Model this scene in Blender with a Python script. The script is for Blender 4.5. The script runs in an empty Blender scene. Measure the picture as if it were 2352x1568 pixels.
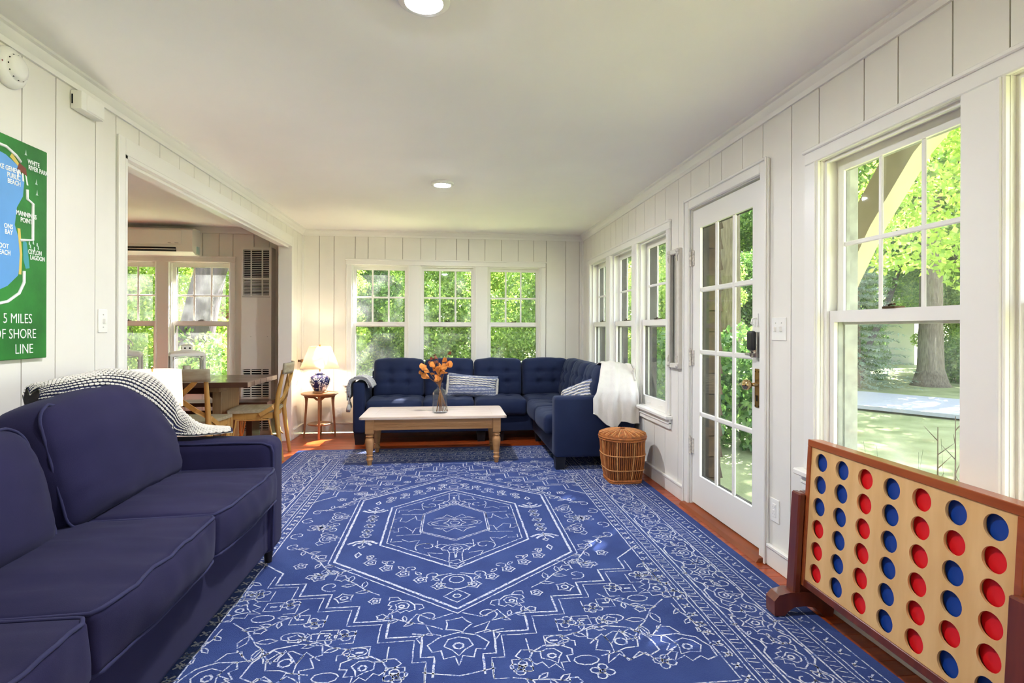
import bpy, bmesh, math, random
import numpy as np
from mathutils import Vector, Matrix, noise
random.seed(7); RNG = np.random.default_rng(7)
scene = bpy.context.scene
C = scene.collection
PI = math.pi

# ---------------------------------------------------------------- camera
cam_d = bpy.data.cameras.new('camera'); cam = bpy.data.objects.new('camera', cam_d); C.objects.link(cam)
cam_d.sensor_width = 36.0; cam_d.lens = 36.0 * 1250 / 2352; cam_d.shift_y = -27.6 / 2352
cam_d.clip_start = 0.05; cam_d.clip_end = 400
YAW = math.atan(145 / 1250)
cam.matrix_world = (Matrix.Translation((0, 0, 1.209)) @ Matrix.Rotation(-YAW, 4, 'Z') @ Matrix.Rotation(PI / 2, 4, 'X') @ Matrix.Rotation(0.003, 4, 'Z'))
scene.camera = cam

# ---------------------------------------------------------------- sky, sun, exposure
w = bpy.data.worlds.new('sky'); scene.world = w; w.use_nodes = True
nt = w.node_tree; nt.nodes.clear()
sky = nt.nodes.new('ShaderNodeTexSky'); sky.sky_type = 'NISHITA'; sky.sun_disc = False
sky.sun_elevation = math.radians(50); sky.sun_rotation = math.radians(37); sky.altitude = 300
bg = nt.nodes.new('ShaderNodeBackground'); bg.inputs['Strength'].default_value = .45
wo = nt.nodes.new('ShaderNodeOutputWorld')
hz_ = nt.nodes.new('ShaderNodeHueSaturation'); hz_.inputs['Saturation'].default_value = .5    # hazy summer sky
nt.links.new(sky.outputs[0], hz_.inputs['Color']); nt.links.new(hz_.outputs[0], bg.inputs[0]); nt.links.new(bg.outputs[0], wo.inputs[0])
sun_d = bpy.data.lights.new('sun', 'SUN'); sun_d.energy = 28.0; sun_d.angle = math.radians(0.6); sun_d.color = (1, .97, .93)
sun = bpy.data.objects.new('sun', sun_d); C.objects.link(sun)
SUNV = Vector((.82, 1.1, 1.55)).normalized()
sun.rotation_euler = SUNV.to_track_quat('Z', 'Y').to_euler(); sun.location = (12, 16, 22)
scene.view_settings.view_transform = 'Standard'; scene.view_settings.look = 'None'
scene.view_settings.gamma = 1.0; scene.view_settings.use_curve_mapping = False
scene.view_settings.exposure = 1.36
LAMP = 500.0     # radiance of the recessed ceiling lenses
cy = scene.cycles
cy.use_denoising = True; cy.use_adaptive_sampling = True; cy.adaptive_threshold = .14; cy.max_bounces = 7; cy.diffuse_bounces = 4; cy.glossy_bounces = 3
cy.transmission_bounces = 4; cy.transparent_max_bounces = 12; cy.sample_clamp_indirect = 6; cy.caustics_reflective = False; cy.caustics_refractive = False

# room constants (metres): X right, Y into the room, Z up
LW, RW, BW, CH = -1.70, 1.65, 6.59, 2.37
DL, RY = -4.7, -1.6          # dining far-left wall, rear wall

# ---------------------------------------------------------------- helpers
def lin(h):
    h = h.lstrip('#'); o = []
    for i in (0, 2, 4):
        v = int(h[i:i + 2], 16) / 255; o.append(v / 12.92 if v <= .04045 else ((v + .055) / 1.055) ** 2.4)
    return (*o, 1)

MATS = {}
def mat(name, col, rough=.5, metal=0., var=0., vscale=6., stretch=(1, 1, 1), bump=0., bscale=60., bstretch=None, rand=0., spec=.5,
        sheen=0., emit=0., alpha=1., col2=None, detail=4., island=0., coat=0., trans=0.):
    if name in MATS: return MATS[name]
    m = bpy.data.materials.new(name); m.use_nodes = True; MATS[name] = m
    n = m.node_tree.nodes; l = m.node_tree.links; b = n['Principled BSDF']
    c = lin(col) if isinstance(col, str) else col
    b.inputs['Base Color'].default_value = c; b.inputs['Roughness'].default_value = rough; b.inputs['Metallic'].default_value = metal
    b.inputs['Specular IOR Level'].default_value = spec; b.inputs['Sheen Weight'].default_value = sheen
    if sheen: b.inputs['Sheen Tint'].default_value = tuple(min(1, .25 + 2.2 * x) for x in c[:3]) + (1,)
    b.inputs['Coat Weight'].default_value = coat; b.inputs['Transmission Weight'].default_value = trans
    m.diffuse_color = c
    if emit:
        b.inputs['Emission Color'].default_value = c; b.inputs['Emission Strength'].default_value = emit
    tc = n.new('ShaderNodeTexCoord')
    src = None
    if var or col2:
        mp = n.new('ShaderNodeMapping'); mp.inputs['Scale'].default_value = stretch; l.new(tc.outputs['Object'], mp.inputs[0])
        nz = n.new('ShaderNodeTexNoise'); nz.inputs['Scale'].default_value = vscale; nz.inputs['Detail'].default_value = detail
        l.new(mp.outputs[0], nz.inputs['Vector'])
        rp = n.new('ShaderNodeValToRGB'); rp.color_ramp.elements[0].position = .32; rp.color_ramp.elements[1].position = .68
        c2 = (lin(col2) if isinstance(col2, str) else col2) if col2 else tuple(min(1, x * (1 + var)) for x in c[:3]) + (1,)
        c1 = c if col2 else tuple(x * (1 - var) for x in c[:3]) + (1,)
        rp.color_ramp.elements[0].color = c1; rp.color_ramp.elements[1].color = c2
        l.new(nz.outputs[0], rp.inputs[0]); src = rp.outputs[0]
        if rand or island:
            add = n.new('ShaderNodeVectorMath'); add.operation = 'ADD'
            oi = n.new('ShaderNodeObjectInfo'); sc_ = n.new('ShaderNodeVectorMath'); sc_.operation = 'SCALE'
            cmb = n.new('ShaderNodeCombineXYZ')
            for k in range(3): l.new(oi.outputs['Random'], cmb.inputs[k])
            sc_.inputs['Scale'].default_value = 37.; l.new(cmb.outputs[0], sc_.inputs[0])
            l.new(mp.outputs[0], add.inputs[0]); l.new(sc_.outputs[0], add.inputs[1]); l.new(add.outputs[0], nz.inputs['Vector'])
    if rand or island:
        hs = n.new('ShaderNodeHueSaturation'); mr = n.new('ShaderNodeMapRange')
        if island:
            g = n.new('ShaderNodeNewGeometry'); l.new(g.outputs['Random Per Island'], mr.inputs['Value'])
        else:
            oi2 = n.new('ShaderNodeObjectInfo'); l.new(oi2.outputs['Random'], mr.inputs['Value'])
        a = island or rand
        mr.inputs['To Min'].default_value = 1 - a; mr.inputs['To Max'].default_value = 1 + a
        l.new(mr.outputs[0], hs.inputs['Value'])
        if src: l.new(src, hs.inputs['Color'])
        else: hs.inputs['Color'].default_value = c
        src = hs.outputs[0]
    if src: l.new(src, b.inputs['Base Color'])
    if bump:
        mp2 = n.new('ShaderNodeMapping'); mp2.inputs['Scale'].default_value = bstretch or stretch; l.new(tc.outputs['Object'], mp2.inputs[0])
        nb = n.new('ShaderNodeTexNoise'); nb.inputs['Scale'].default_value = bscale; nb.inputs['Detail'].default_value = 3; l.new(mp2.outputs[0], nb.inputs['Vector'])
        bp = n.new('ShaderNodeBump'); bp.inputs['Strength'].default_value = bump; bp.inputs['Distance'].default_value = .01
        l.new(nb.outputs[0], bp.inputs['Height']); l.new(bp.outputs[0], b.inputs['Normal'])
    return m

def shader_mix(name, build):
    if name in MATS: return MATS[name]
    m = bpy.data.materials.new(name); m.use_nodes = True; MATS[name] = m
    n = m.node_tree.nodes; l = m.node_tree.links; n.clear()
    out = n.new('ShaderNodeOutputMaterial'); l.new(build(n, l), out.inputs[0]); return m

def glass_pane(name, haze, tint=(.985, .992, .985, 1), edge=.55):
    def f(n, l):
        t = n.new('ShaderNodeBsdfTransparent'); t.inputs[0].default_value = tint
        g = n.new('ShaderNodeBsdfGlossy'); g.inputs['Roughness'].default_value = .02
        lw_ = n.new('ShaderNodeLayerWeight'); lw_.inputs[0].default_value = .5
        pw = n.new('ShaderNodeMath'); pw.operation = 'POWER'; pw.inputs[1].default_value = 5.; l.new(lw_.outputs['Facing'], pw.inputs[0])
        fr = n.new('ShaderNodeMath'); fr.operation = 'MULTIPLY_ADD'; fr.inputs[1].default_value = edge; fr.inputs[2].default_value = .02; l.new(pw.outputs[0], fr.inputs[0])
        a = n.new('ShaderNodeMixShader'); l.new(fr.outputs[0], a.inputs[0]); l.new(t.outputs[0], a.inputs[1]); l.new(g.outputs[0], a.inputs[2])
        d = n.new('ShaderNodeBsdfTranslucent'); d.inputs[0].default_value = (.8, .82, .8, 1)
        tc = n.new('ShaderNodeTexCoord'); nz = n.new('ShaderNodeTexNoise'); nz.inputs['Scale'].default_value = 5.; nz.inputs['Detail'].default_value = 6
        l.new(tc.outputs['Object'], nz.inputs['Vector'])
        mr = n.new('ShaderNodeMapRange'); mr.inputs['From Min'].default_value = .45; mr.inputs['From Max'].default_value = .75; mr.inputs['To Min'].default_value = haze * .25; mr.inputs['To Max'].default_value = haze
        l.new(nz.outputs[0], mr.inputs['Value'])
        x = n.new('ShaderNodeMixShader'); l.new(mr.outputs[0], x.inputs[0]); l.new(a.outputs[0], x.inputs[1]); l.new(d.outputs[0], x.inputs[2])
        return x.outputs[0]
    return shader_mix(name, f)

def leaf_mat(name, c1, c2, tr=.45):
    def f(n, l):
        g = n.new('ShaderNodeNewGeometry'); mx = n.new('ShaderNodeMixRGB'); mx.inputs[1].default_value = lin(c1); mx.inputs[2].default_value = lin(c2)
        l.new(g.outputs['Random Per Island'], mx.inputs[0])
        d = n.new('ShaderNodeBsdfDiffuse'); t = n.new('ShaderNodeBsdfTranslucent'); l.new(mx.outputs[0], d.inputs[0]); l.new(mx.outputs[0], t.inputs[0])
        x = n.new('ShaderNodeMixShader'); x.inputs[0].default_value = tr; l.new(d.outputs[0], x.inputs[1]); l.new(t.outputs[0], x.inputs[2])
        gl = n.new('ShaderNodeBsdfGlossy'); gl.inputs['Roughness'].default_value = .35
        y = n.new('ShaderNodeMixShader'); y.inputs[0].default_value = .05; l.new(x.outputs[0], y.inputs[1]); l.new(gl.outputs[0], y.inputs[2])
        return y.outputs[0]
    return shader_mix(name, f)

def cloth_shade(name, col, tr=.5):
    def f(n, l):
        d = n.new('ShaderNodeBsdfDiffuse'); t = n.new('ShaderNodeBsdfTranslucent'); d.inputs[0].default_value = lin(col); t.inputs[0].default_value = lin(col)
        x = n.new('ShaderNodeMixShader'); x.inputs[0].default_value = tr; l.new(d.outputs[0], x.inputs[1]); l.new(t.outputs[0], x.inputs[2])
        return x.outputs[0]
    return shader_mix(name, f)

class MB:
    """collects geometry for ONE mesh object"""
    def __init__(s): s.v = []; s.f = []
    def add(s, vs, fs):
        o = len(s.v); s.v += [tuple(p) for p in vs]; s.f += [tuple(i + o for i in f) for f in fs]; return s
    def box(s, x0, x1, y0, y1, z0, z1):
        vs = [(x, y, z) for z in (z0, z1) for y in (y0, y1) for x in (x0, x1)]
        return s.add(vs, [(0, 2, 3, 1), (4, 5, 7, 6), (0, 1, 5, 4), (2, 6, 7, 3), (0, 4, 6, 2), (1, 3, 7, 5)])
    def cbox(s, x0, x1, y0, y1, z0, z1, r=.005, seg=1):
        bm = bmesh.new(); bmesh.ops.create_cube(bm, size=1)
        for v in bm.verts: v.co = Vector(((x0 + x1) / 2 + v.co.x * (x1 - x0), (y0 + y1) / 2 + v.co.y * (y1 - y0), (z0 + z1) / 2 + v.co.z * (z1 - z0)))
        bmesh.ops.bevel(bm, geom=bm.edges[:], offset=r, segments=seg, profile=.5, affect='EDGES', clamp_overlap=True)
        return s.bm(bm)
    def bm(s, bm):
        bm.verts.index_update(); s.add([v.co[:] for v in bm.verts], [[v.index for v in f.verts] for f in bm.faces]); bm.free(); return s
    def lathe(s, prof, n=24, c=(0, 0, 0), a0=0., a1=2 * PI, sx=1, sy=1, cap=True):
        full = abs(a1 - a0 - 2 * PI) < 1e-6; m = n if full else n + 1; vs = []; fs = []
        for r, z in prof:
            for k in range(m):
                a = a0 + (a1 - a0) * k / n; vs.append((c[0] + r * math.cos(a) * sx, c[1] + r * math.sin(a) * sy, c[2] + z))
        for i in range(len(prof) - 1):
            for k in range(n):
                k2 = (k + 1) % m; fs.append((i * m + k, i * m + k2, (i + 1) * m + k2, (i + 1) * m + k))
        if cap and full:
            if prof[0][0] > 1e-5: fs.append(tuple(reversed(range(m))))
            if prof[-1][0] > 1e-5: fs.append(tuple((len(prof) - 1) * m + k for k in range(m)))
        return s.add(vs, fs)
    def tube(s, path, r, n=8, closed=False, cap=True, flat=1.):
        P = [Vector(p) for p in path]; N = len(P); rs = r if isinstance(r, (list, tuple)) else [r] * N
        vs = []; up = None
        for i in range(N):
            t = (P[(i + 1) % N] - P[i - 1]) if closed else (P[min(i + 1, N - 1)] - P[max(i - 1, 0)])
            t = t.normalized() if t.length > 1e-9 else Vector((0, 0, 1))
            if up is None:
                up = Vector((0, 0, 1)) if abs(t.z) < .9 else Vector((1, 0, 0))
            a = t.cross(up); a = a.normalized() if a.length > 1e-6 else t.orthogonal().normalized(); b = a.cross(t).normalized(); up = b
            for k in range(n):
                q = 2 * PI * k / n; vs.append(P[i] + a * math.cos(q) * rs[i] + b * math.sin(q) * rs[i] * flat)
        fs = []
        for i in range(N if closed else N - 1):
            j = (i + 1) % N
            for k in range(n): fs.append((i * n + k, j * n + k, j * n + (k + 1) % n, i * n + (k + 1) % n))
        if cap and not closed: fs.append(tuple(range(n))); fs.append(tuple(reversed(range((N - 1) * n, N * n))))
        return s.add(vs, fs)
    def prism(s, poly, axis, a, b):
        """extrude a 2D polygon along axis 'x','y','z' between a and b"""
        def p(u, v, t): return {'x': (t, u, v), 'y': (u, t, v), 'z': (u, v, t)}[axis]
        n = len(poly); vs = [p(u, v, a) for u, v in poly] + [p(u, v, b) for u, v in poly]
        fs = [tuple(reversed(range(n))), tuple(range(n, 2 * n))] + [(i, (i + 1) % n, n + (i + 1) % n, n + i) for i in range(n)]
        return s.add(vs, fs)
    def grid(s, fn, nu, nv, thick=None):
        vs = [fn(i / nu, j / nv) for j in range(nv + 1) for i in range(nu + 1)]
        fs = [(j * (nu + 1) + i, j * (nu + 1) + i + 1, (j + 1) * (nu + 1) + i + 1, (j + 1) * (nu + 1) + i) for j in range(nv) for i in range(nu)]
        return s.add(vs, fs)
    def shift(s, v, i0=0):
        for k in range(i0, len(s.v)): s.v[k] = (s.v[k][0] + v[0], s.v[k][1] + v[1], s.v[k][2] + v[2])
        return s
    def xf(s, M, i0=0):
        for k in range(i0, len(s.v)): s.v[k] = tuple(M @ Vector(s.v[k]))
        return s
    def mesh(s, name, m, smooth=None, fix=True):
        me = bpy.data.meshes.new(name); me.from_pydata(s.v, [], s.f)
        if fix:
            b = bmesh.new(); b.from_mesh(me); bmesh.ops.recalc_face_normals(b, faces=b.faces[:]); b.to_mesh(me); b.free()
        if m: me.materials.append(m)
        if smooth is not None:
            me.polygons.foreach_set('use_smooth', [True] * len(me.polygons))
            if smooth < 170: me.set_sharp_from_angle(angle=math.radians(smooth))
        return me
    def build(s, name, m, parent=None, smooth=None, fix=True, world=True):
        """verts are world coordinates unless world=False; the object's origin goes to the parent's origin or the mesh's base"""
        if parent is not None:
            if world:
                off = root_loc(parent); s.shift((-off.x, -off.y, -off.z))
            o = bpy.data.objects.new(name, s.mesh(name, m, smooth, fix)); C.objects.link(o); o.parent = parent; return o
        a = np.array(s.v); c = ((a[:, 0].min() + a[:, 0].max()) / 2, (a[:, 1].min() + a[:, 1].max()) / 2, a[:, 2].min())
        s.shift((-c[0], -c[1], -c[2])); o = bpy.data.objects.new(name, s.mesh(name, m, smooth, fix)); C.objects.link(o); o.location = c; return o

def root_loc(o):
    v = Vector((0, 0, 0))
    while o: v += o.location; o = o.parent
    return v
def tag(o, label=None, cat=None, group=None, kind=None):
    if label: o['label'] = label
    if cat: o['category'] = cat
    if group: o['group'] = group
    if kind: o['kind'] = kind
    return o
def thing(name, label, cat, loc=(0, 0, 0), rz=0., group=None, kind=None):
    o = bpy.data.objects.new(name, None); C.objects.link(o); o.empty_display_size = .1; o.location = loc; o.rotation_euler = (0, 0, rz)
    return tag(o, label, cat, group, kind)
def share(name, me, parent, loc=(0, 0, 0), rot=(0, 0, 0)):
    o = bpy.data.objects.new(name, me); C.objects.link(o); o.parent = parent; o.location = loc; o.rotation_euler = rot; return o
def copy_tree(o, parent=None):
    c = o.copy(); C.objects.link(c); c.parent = parent
    for ch in list(o.children): copy_tree(ch, c)
    return c
def rect_minus(rects, holes):
    out = list(rects)
    for (a0, a1, b0, b1) in holes:
        nx = []
        for (x0, x1, y0, y1) in out:
            if x1 <= a0 + 1e-6 or x0 >= a1 - 1e-6 or y1 <= b0 + 1e-6 or y0 >= b1 - 1e-6: nx.append((x0, x1, y0, y1)); continue
            if x0 < a0: nx.append((x0, a0, y0, y1))
            if x1 > a1: nx.append((a1, x1, y0, y1))
            q0, q1 = max(x0, a0), min(x1, a1)
            if y0 < b0: nx.append((q0, q1, y0, b0))
            if y1 > b1: nx.append((q0, q1, b1, y1))
        out = [r for r in nx if r[1] - r[0] > .002 and r[3] - r[2] > .002]
    return out
def sbox(hx, hy, hz, r, n=(12, 12, 4), fn=None):
    """soft rounded box around the origin, fn(p, unit) displaces"""
    m = MB(); H = (hx, hy, hz); key = {}
    def P(u):
        k = tuple(round(a, 5) for a in u)
        if k in key: return key[k]
        q = Vector([u[i] * H[i] for i in range(3)]); inn = Vector([max(-(H[i] - r), min(H[i] - r, q[i])) for i in range(3)]); d = q - inn
        if d.length > 1e-9: q = inn + d.normalized() * r
        if fn: q = fn(q, u)
        m.v.append(tuple(q)); key[k] = len(m.v) - 1; return key[k]
    def lines(k): # denser near the rounded edges
        e = r / H[k]; base = [-1, -1 + .3 * e, -1 + .7 * e] + [-1 + e + (2 - 2 * e) * i / n[k] for i in range(n[k] + 1)] + [1 - .7 * e, 1 - .3 * e, 1]; return base
    L = [lines(k) for k in range(3)]
    for ax in range(3):
        a, b = [k for k in range(3) if k != ax]
        for s_ in (-1, 1):
            for i in range(len(L[a]) - 1):
                for j in range(len(L[b]) - 1):
                    idx = []
                    for (p, q) in ((i, j), (i + 1, j), (i + 1, j + 1), (i, j + 1)):
                        u = [0, 0, 0]; u[ax] = s_; u[a] = L[a][p]; u[b] = L[b][q]; idx.append(P(u))
                    m.f.append(tuple(idx))
    return m
def rrect(hx, hy, r, n=5):
    out = []
    for cx, cy, a in ((hx - r, hy - r, 0), (-hx + r, hy - r, PI / 2), (-hx + r, -hy + r, PI), (hx - r, -hy + r, 1.5 * PI)):
        for k in range(n + 1): t = a + PI / 2 * k / n; out.append((cx + r * math.cos(t), cy + r * math.sin(t)))
    return out
def nz(x, y, z=0.): return noise.noise(Vector((x, y, z)))

# ---------------------------------------------------------------- paints and common materials
PAINT = mat('white_paint', '#eae6dd', .42, var=.02, vscale=3, bump=.04, bscale=25)
BOARD = mat('white_board_paint', '#eae6dd', .42, var=.02, vscale=3, bump=.05, bscale=20, bstretch=(1, 1, .15))
TRIMP = mat('trim_paint', '#edeae3', .35, bump=.03, bscale=20)
CEIL = mat('ceiling_paint', '#f6f3ee', .85, var=.015, vscale=2)
PLASTIC = mat('white_plastic', '#f1efe8', .35)
DARK = mat('dark_void', '#0c0b0a', .9)
GLASS = glass_pane('window_glass', .045)
GLASSD = glass_pane('door_glass', .012, edge=.35)
STEEL = mat('brushed_steel', '#b9b6ae', .3, metal=1.)
BRASS = mat('aged_brass', '#9a7d4c', .32, metal=1., var=.2, vscale=30)
BLACKP = mat('black_plastic', '#1b1b1c', .45)
# ================================================================ the setting
# floor of narrow boards running across the room
floor = thing('floor', 'glossy red-orange wooden floor of narrow boards', 'floor', (0, 2.5, 0), kind='structure')
MB().box(DL, RW, RY, BW, -.12, -.022).build('subfloor', mat('subfloor', '#3a2010', .8), floor)
WOODF = mat('floor_wood', '#8c3611', .3, col2='#a84a1b', vscale=9, stretch=(.35, 6, 6), rand=.22, bump=.03, bscale=40, bstretch=(.2, 4, 4), coat=.15)
PWD = .0855; npl = int((BW - RY) / PWD)
pm = MB().cbox(DL - 1.0, RW - .001, 0, PWD - .0018, -.022, 0, .0012).shift((0, -2.5, 0)).mesh('plank', WOODF)
for k in range(npl): share('plank', pm, floor, (0, RY + k * PWD + .003, 0))

ceiling = MB().box(DL - .1, RW + .1, RY - .1, BW + .1, CH, CH + .12).build('ceiling', CEIL)
tag(ceiling, 'plain off-white plaster ceiling', 'ceiling', kind='structure')

# window sizes shared by the whole house
WZ0, WZ1 = .57, 1.966
BWIN = [(-1.137, -.49), (-.341, .309), (.467, 1.108)]                 # back wall, X ranges
DWIN = [(-3.155, -2.505), (-3.95, -3.30)]                             # dining part of the back wall
RWIN = [(5.555, 6.205), (4.745, 5.395), (3.965, 4.615), (1.574, 2.256), (.75, 1.43), (-1.2, -.55)]   # right wall, Y ranges; last one added out of view for daylight
REARW = [(-1.137, -.49), (.467, 1.108)]  # rear-wall windows added out of view to bring daylight in
DOOR = (2.715, 3.57); DZ1 = 2.03
OPEN = (3.07, 6.13); OZ1 = 2.12
def wall(name, label, plane, lo, hi, cuts, holes, z1=CH, th=.12, back=None):
    """plane: 'back','right','left'...; boards stand 12 mm proud of the backing, with open joints"""
    r = thing(name, label, 'wall', {'back': ((lo + hi) / 2, BW, 0), 'right': (RW, (lo + hi) / 2, 0), 'left': (LW, (lo + hi) / 2, 0), 'dleft': (DL, (lo + hi) / 2, 0), 'rear': ((lo + hi) / 2, RY, 0)}[plane], kind='structure')
    def put(m, u0, u1, d0, d1, z0, zz):
        if plane == 'back': m.box(u0, u1, BW + d0, BW + d1, z0, zz)
        elif plane == 'right': m.box(RW + d0, RW + d1, u0, u1, z0, zz)
        elif plane == 'left': m.box(LW - d1, LW - d0, u0, u1, z0, zz)
        elif plane == 'dleft': m.box(DL - d1, DL - d0, u0, u1, z0, zz)
        else: m.box(u0, u1, RY - d1, RY - d0, z0, zz)
    m = MB()
    for (a, b, c, d) in rect_minus([(lo, hi, 0, z1)], holes): put(m, a, b, .011, th, c, d)
    m.build('backing', mat('grimy_joint', '#a39a8b', .8), r)
    cc = [lo] + [c for c in sorted(cuts) if lo + .02 < c < hi - .02] + [hi]
    for a, b in zip(cc, cc[1:]):
        rs = rect_minus([(a + .0028, b - .0028, 0, z1)], holes)
        if not rs: continue
        m = MB()
        for (p, q, c, d) in rs: put(m, p, q, 0, .011, c, d)
        m.build('board', BOARD, r)
    return r
def fill(cuts, lo, hi):
    out = list(cuts); ws = [.185, .235, .165, .27, .2, .22]; k = 0
    x = max(out) if out else lo
    while x < hi - .2: x += ws[k % 6]; k += 1; out.append(x)
    x = min(cuts) if cuts else lo
    while x > lo + .2: x -= ws[k % 6]; k += 1; out.append(x)
    return out
wh = lambda a, b: (a - .02, b + .02, WZ0 - .02, WZ1 + .02)
back_cuts = fill([-2.80, -2.62, -2.47, -2.24, -2.07, -1.509, -1.341, -1.10, -.951, -.754, -.55, -.337, -.157, .085, .236, .431, .633, .838, 1.03, 1.184, 1.429, 1.60], DL, RW)
wall_back = wall('wall_back', 'white painted board wall with three windows behind the sectional', 'back', DL, RW, back_cuts, [wh(*p) for p in BWIN + DWIN])
right_cuts = fill([1.618, 1.838, 2.004, 2.271, 2.468, 2.712, 2.914, 3.153, 3.31, 3.575, 3.775, 4.014, 4.228, 4.464, 4.681, 4.882, 5.06, 5.27, 5.43, 5.66, 5.83, 6.06, 6.22, 6.43], RY, BW)
wall_right = wall('wall_right', 'white painted board wall holding the glazed door and side windows', 'right', RY, BW, right_cuts, [wh(*p) for p in RWIN] + [(DOOR[0] - .02, DOOR[1] + .02, 0, DZ1 + .02)], back=None)
left_cuts = fill([2.10, 2.39, 2.579, 2.846, 3.009, 3.218, 3.436, 3.671, 3.872, 4.10, 4.29, 4.51, 4.69, 4.93, 5.10, 5.34, 5.53, 5.77, 5.95, 6.20, 6.38], RY, BW)
wall_left = wall('wall_left', 'white painted board wall with a wide opening to the dining area', 'left', RY, BW, left_cuts, [(OPEN[0], OPEN[1], 0, OZ1)])
wall_dining = wall('wall_dining_left', 'white board wall at the far end of the dining area', 'dleft', 0, BW, fill([1., 3.], 0, BW), [])
tag(MB().box(DL, LW - .12, -.12, 0, 0, CH).build('wall_dining_front', PAINT), 'white wall closing the dining area', 'wall', kind='structure')
wall_rear = wall('wall_rear', 'white painted board wall behind the viewer', 'rear', LW, RW, fill([-1., 0.], LW, RW), [wh(*p) for p in REARW])

# crown mouldings
def crown(name, a, b, side):
    prof = [(0, 0), (0, -.072), (.012, -.072), (.016, -.05), (.03, -.034), (.036, -.016), (.05, -.012), (.05, 0)]
    m = MB()
    if side == 'back': m.prism([(BW - d, CH + z) for d, z in prof], 'x', a, b)
    if side == 'left': m.prism([(LW + d, CH + z) for d, z in prof], 'y', a, b)
    if side == 'right': m.prism([(RW - d, CH + z) for d, z in prof], 'y', a, b)
    o = m.build(name, TRIMP, smooth=25)
    return tag(o, 'white crown moulding along the top of the %s wall' % side, 'moulding', kind='structure')
crown('trim_1', LW, RW, 'back'); crown('trim_2', RY, BW, 'left'); crown('trim_3', RY, BW, 'right')
o = MB().box(DL, LW - .12, BW - .02, BW, CH - .07, CH).build('trim_4', TRIMP); tag(o, 'flat white moulding under the dining ceiling', 'moulding', kind='structure')

# baseboards with a small cap
def baseb(name, label, pieces):
    r = thing(name, label, 'baseboard', pieces[0][:2] + (0,), kind='structure')
    for (x0, y0, x1, y1, nx, ny) in pieces:   # along the wall, n = into the room
        for (d0, d1, z0, z1, nm) in ((0, .016, 0, .095, 'board_run'), (0, .022, .095, .112, 'cap_strip')):
            xs = sorted((x0, x1)) if x0 != x1 else sorted((x0 + nx * d0, x0 + nx * d1)); ys = sorted((y0, y1)) if y0 != y1 else sorted((y0 + ny * d0, y0 + ny * d1))
            MB().cbox(xs[0], xs[1], ys[0], ys[1], z0, z1, .003).build(nm, TRIMP, r)
baseb('baseboard_back', 'white baseboard under the back windows', [(LW + .022, BW, RW - .022, BW, 0, -1)])
baseb('baseboard_left', 'white baseboard along the left wall', [(LW, RY, LW, OPEN[0] - .06, 1, 0), (LW, OPEN[1] + .06, LW, BW, 1, 0)])
baseb('baseboard_right', 'white baseboard along the door wall', [(RW, DOOR[1] + .075, RW, BW, -1, 0), (RW, RY, RW, DOOR[0] - .075, -1, 0)])
baseb('baseboard_dining', 'white baseboard of the dining area', [(DL, BW, -2.37, BW, 0, -1)])

# casing around the wide opening, with lined jambs
r = thing('trim_5', 'white casing around the wide dining opening', 'casing', (LW, 4.6, 0), kind='structure')
MB().box(LW - .125, LW + .014, OPEN[0] - .0, OPEN[0] + .018, 0, OZ1).build('jamb', TRIMP, r)
MB().box(LW - .125, LW + .014, OPEN[1] - .018, OPEN[1], 0, OZ1).build('jamb', TRIMP, r)
MB().box(LW - .125, LW + .014, OPEN[0], OPEN[1], OZ1 - .018, OZ1).build('header', TRIMP, r)
MB().cbox(LW, LW + .014, OPEN[0] - .055, OPEN[0], 0, OZ1 + .09, .003).build('casing', TRIMP, r)
MB().cbox(LW, LW + .014, OPEN[1], OPEN[1] + .055, 0, OZ1 + .09, .003).build('casing', TRIMP, r)
MB().cbox(LW, LW + .014, OPEN[0], OPEN[1], OZ1, OZ1 + .09, .003).build('casing', TRIMP, r)
MB().box(LW - .04, LW - .02, OPEN[0], OPEN[1], OZ1 - .036, OZ1 - .018).build('header_bead', TRIMP, r)
o = MB().box(LW, LW + .02, BW - .02, BW, .112, CH - .07).build('trim_6', TRIMP); tag(o, 'slim white corner bead in the left back corner', 'moulding', kind='structure')
o = MB().box(RW - .02, RW, BW - .02, BW, .112, CH - .07).build('trim_7', TRIMP); tag(o, 'slim white corner bead in the right back corner', 'moulding', kind='structure')

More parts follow.
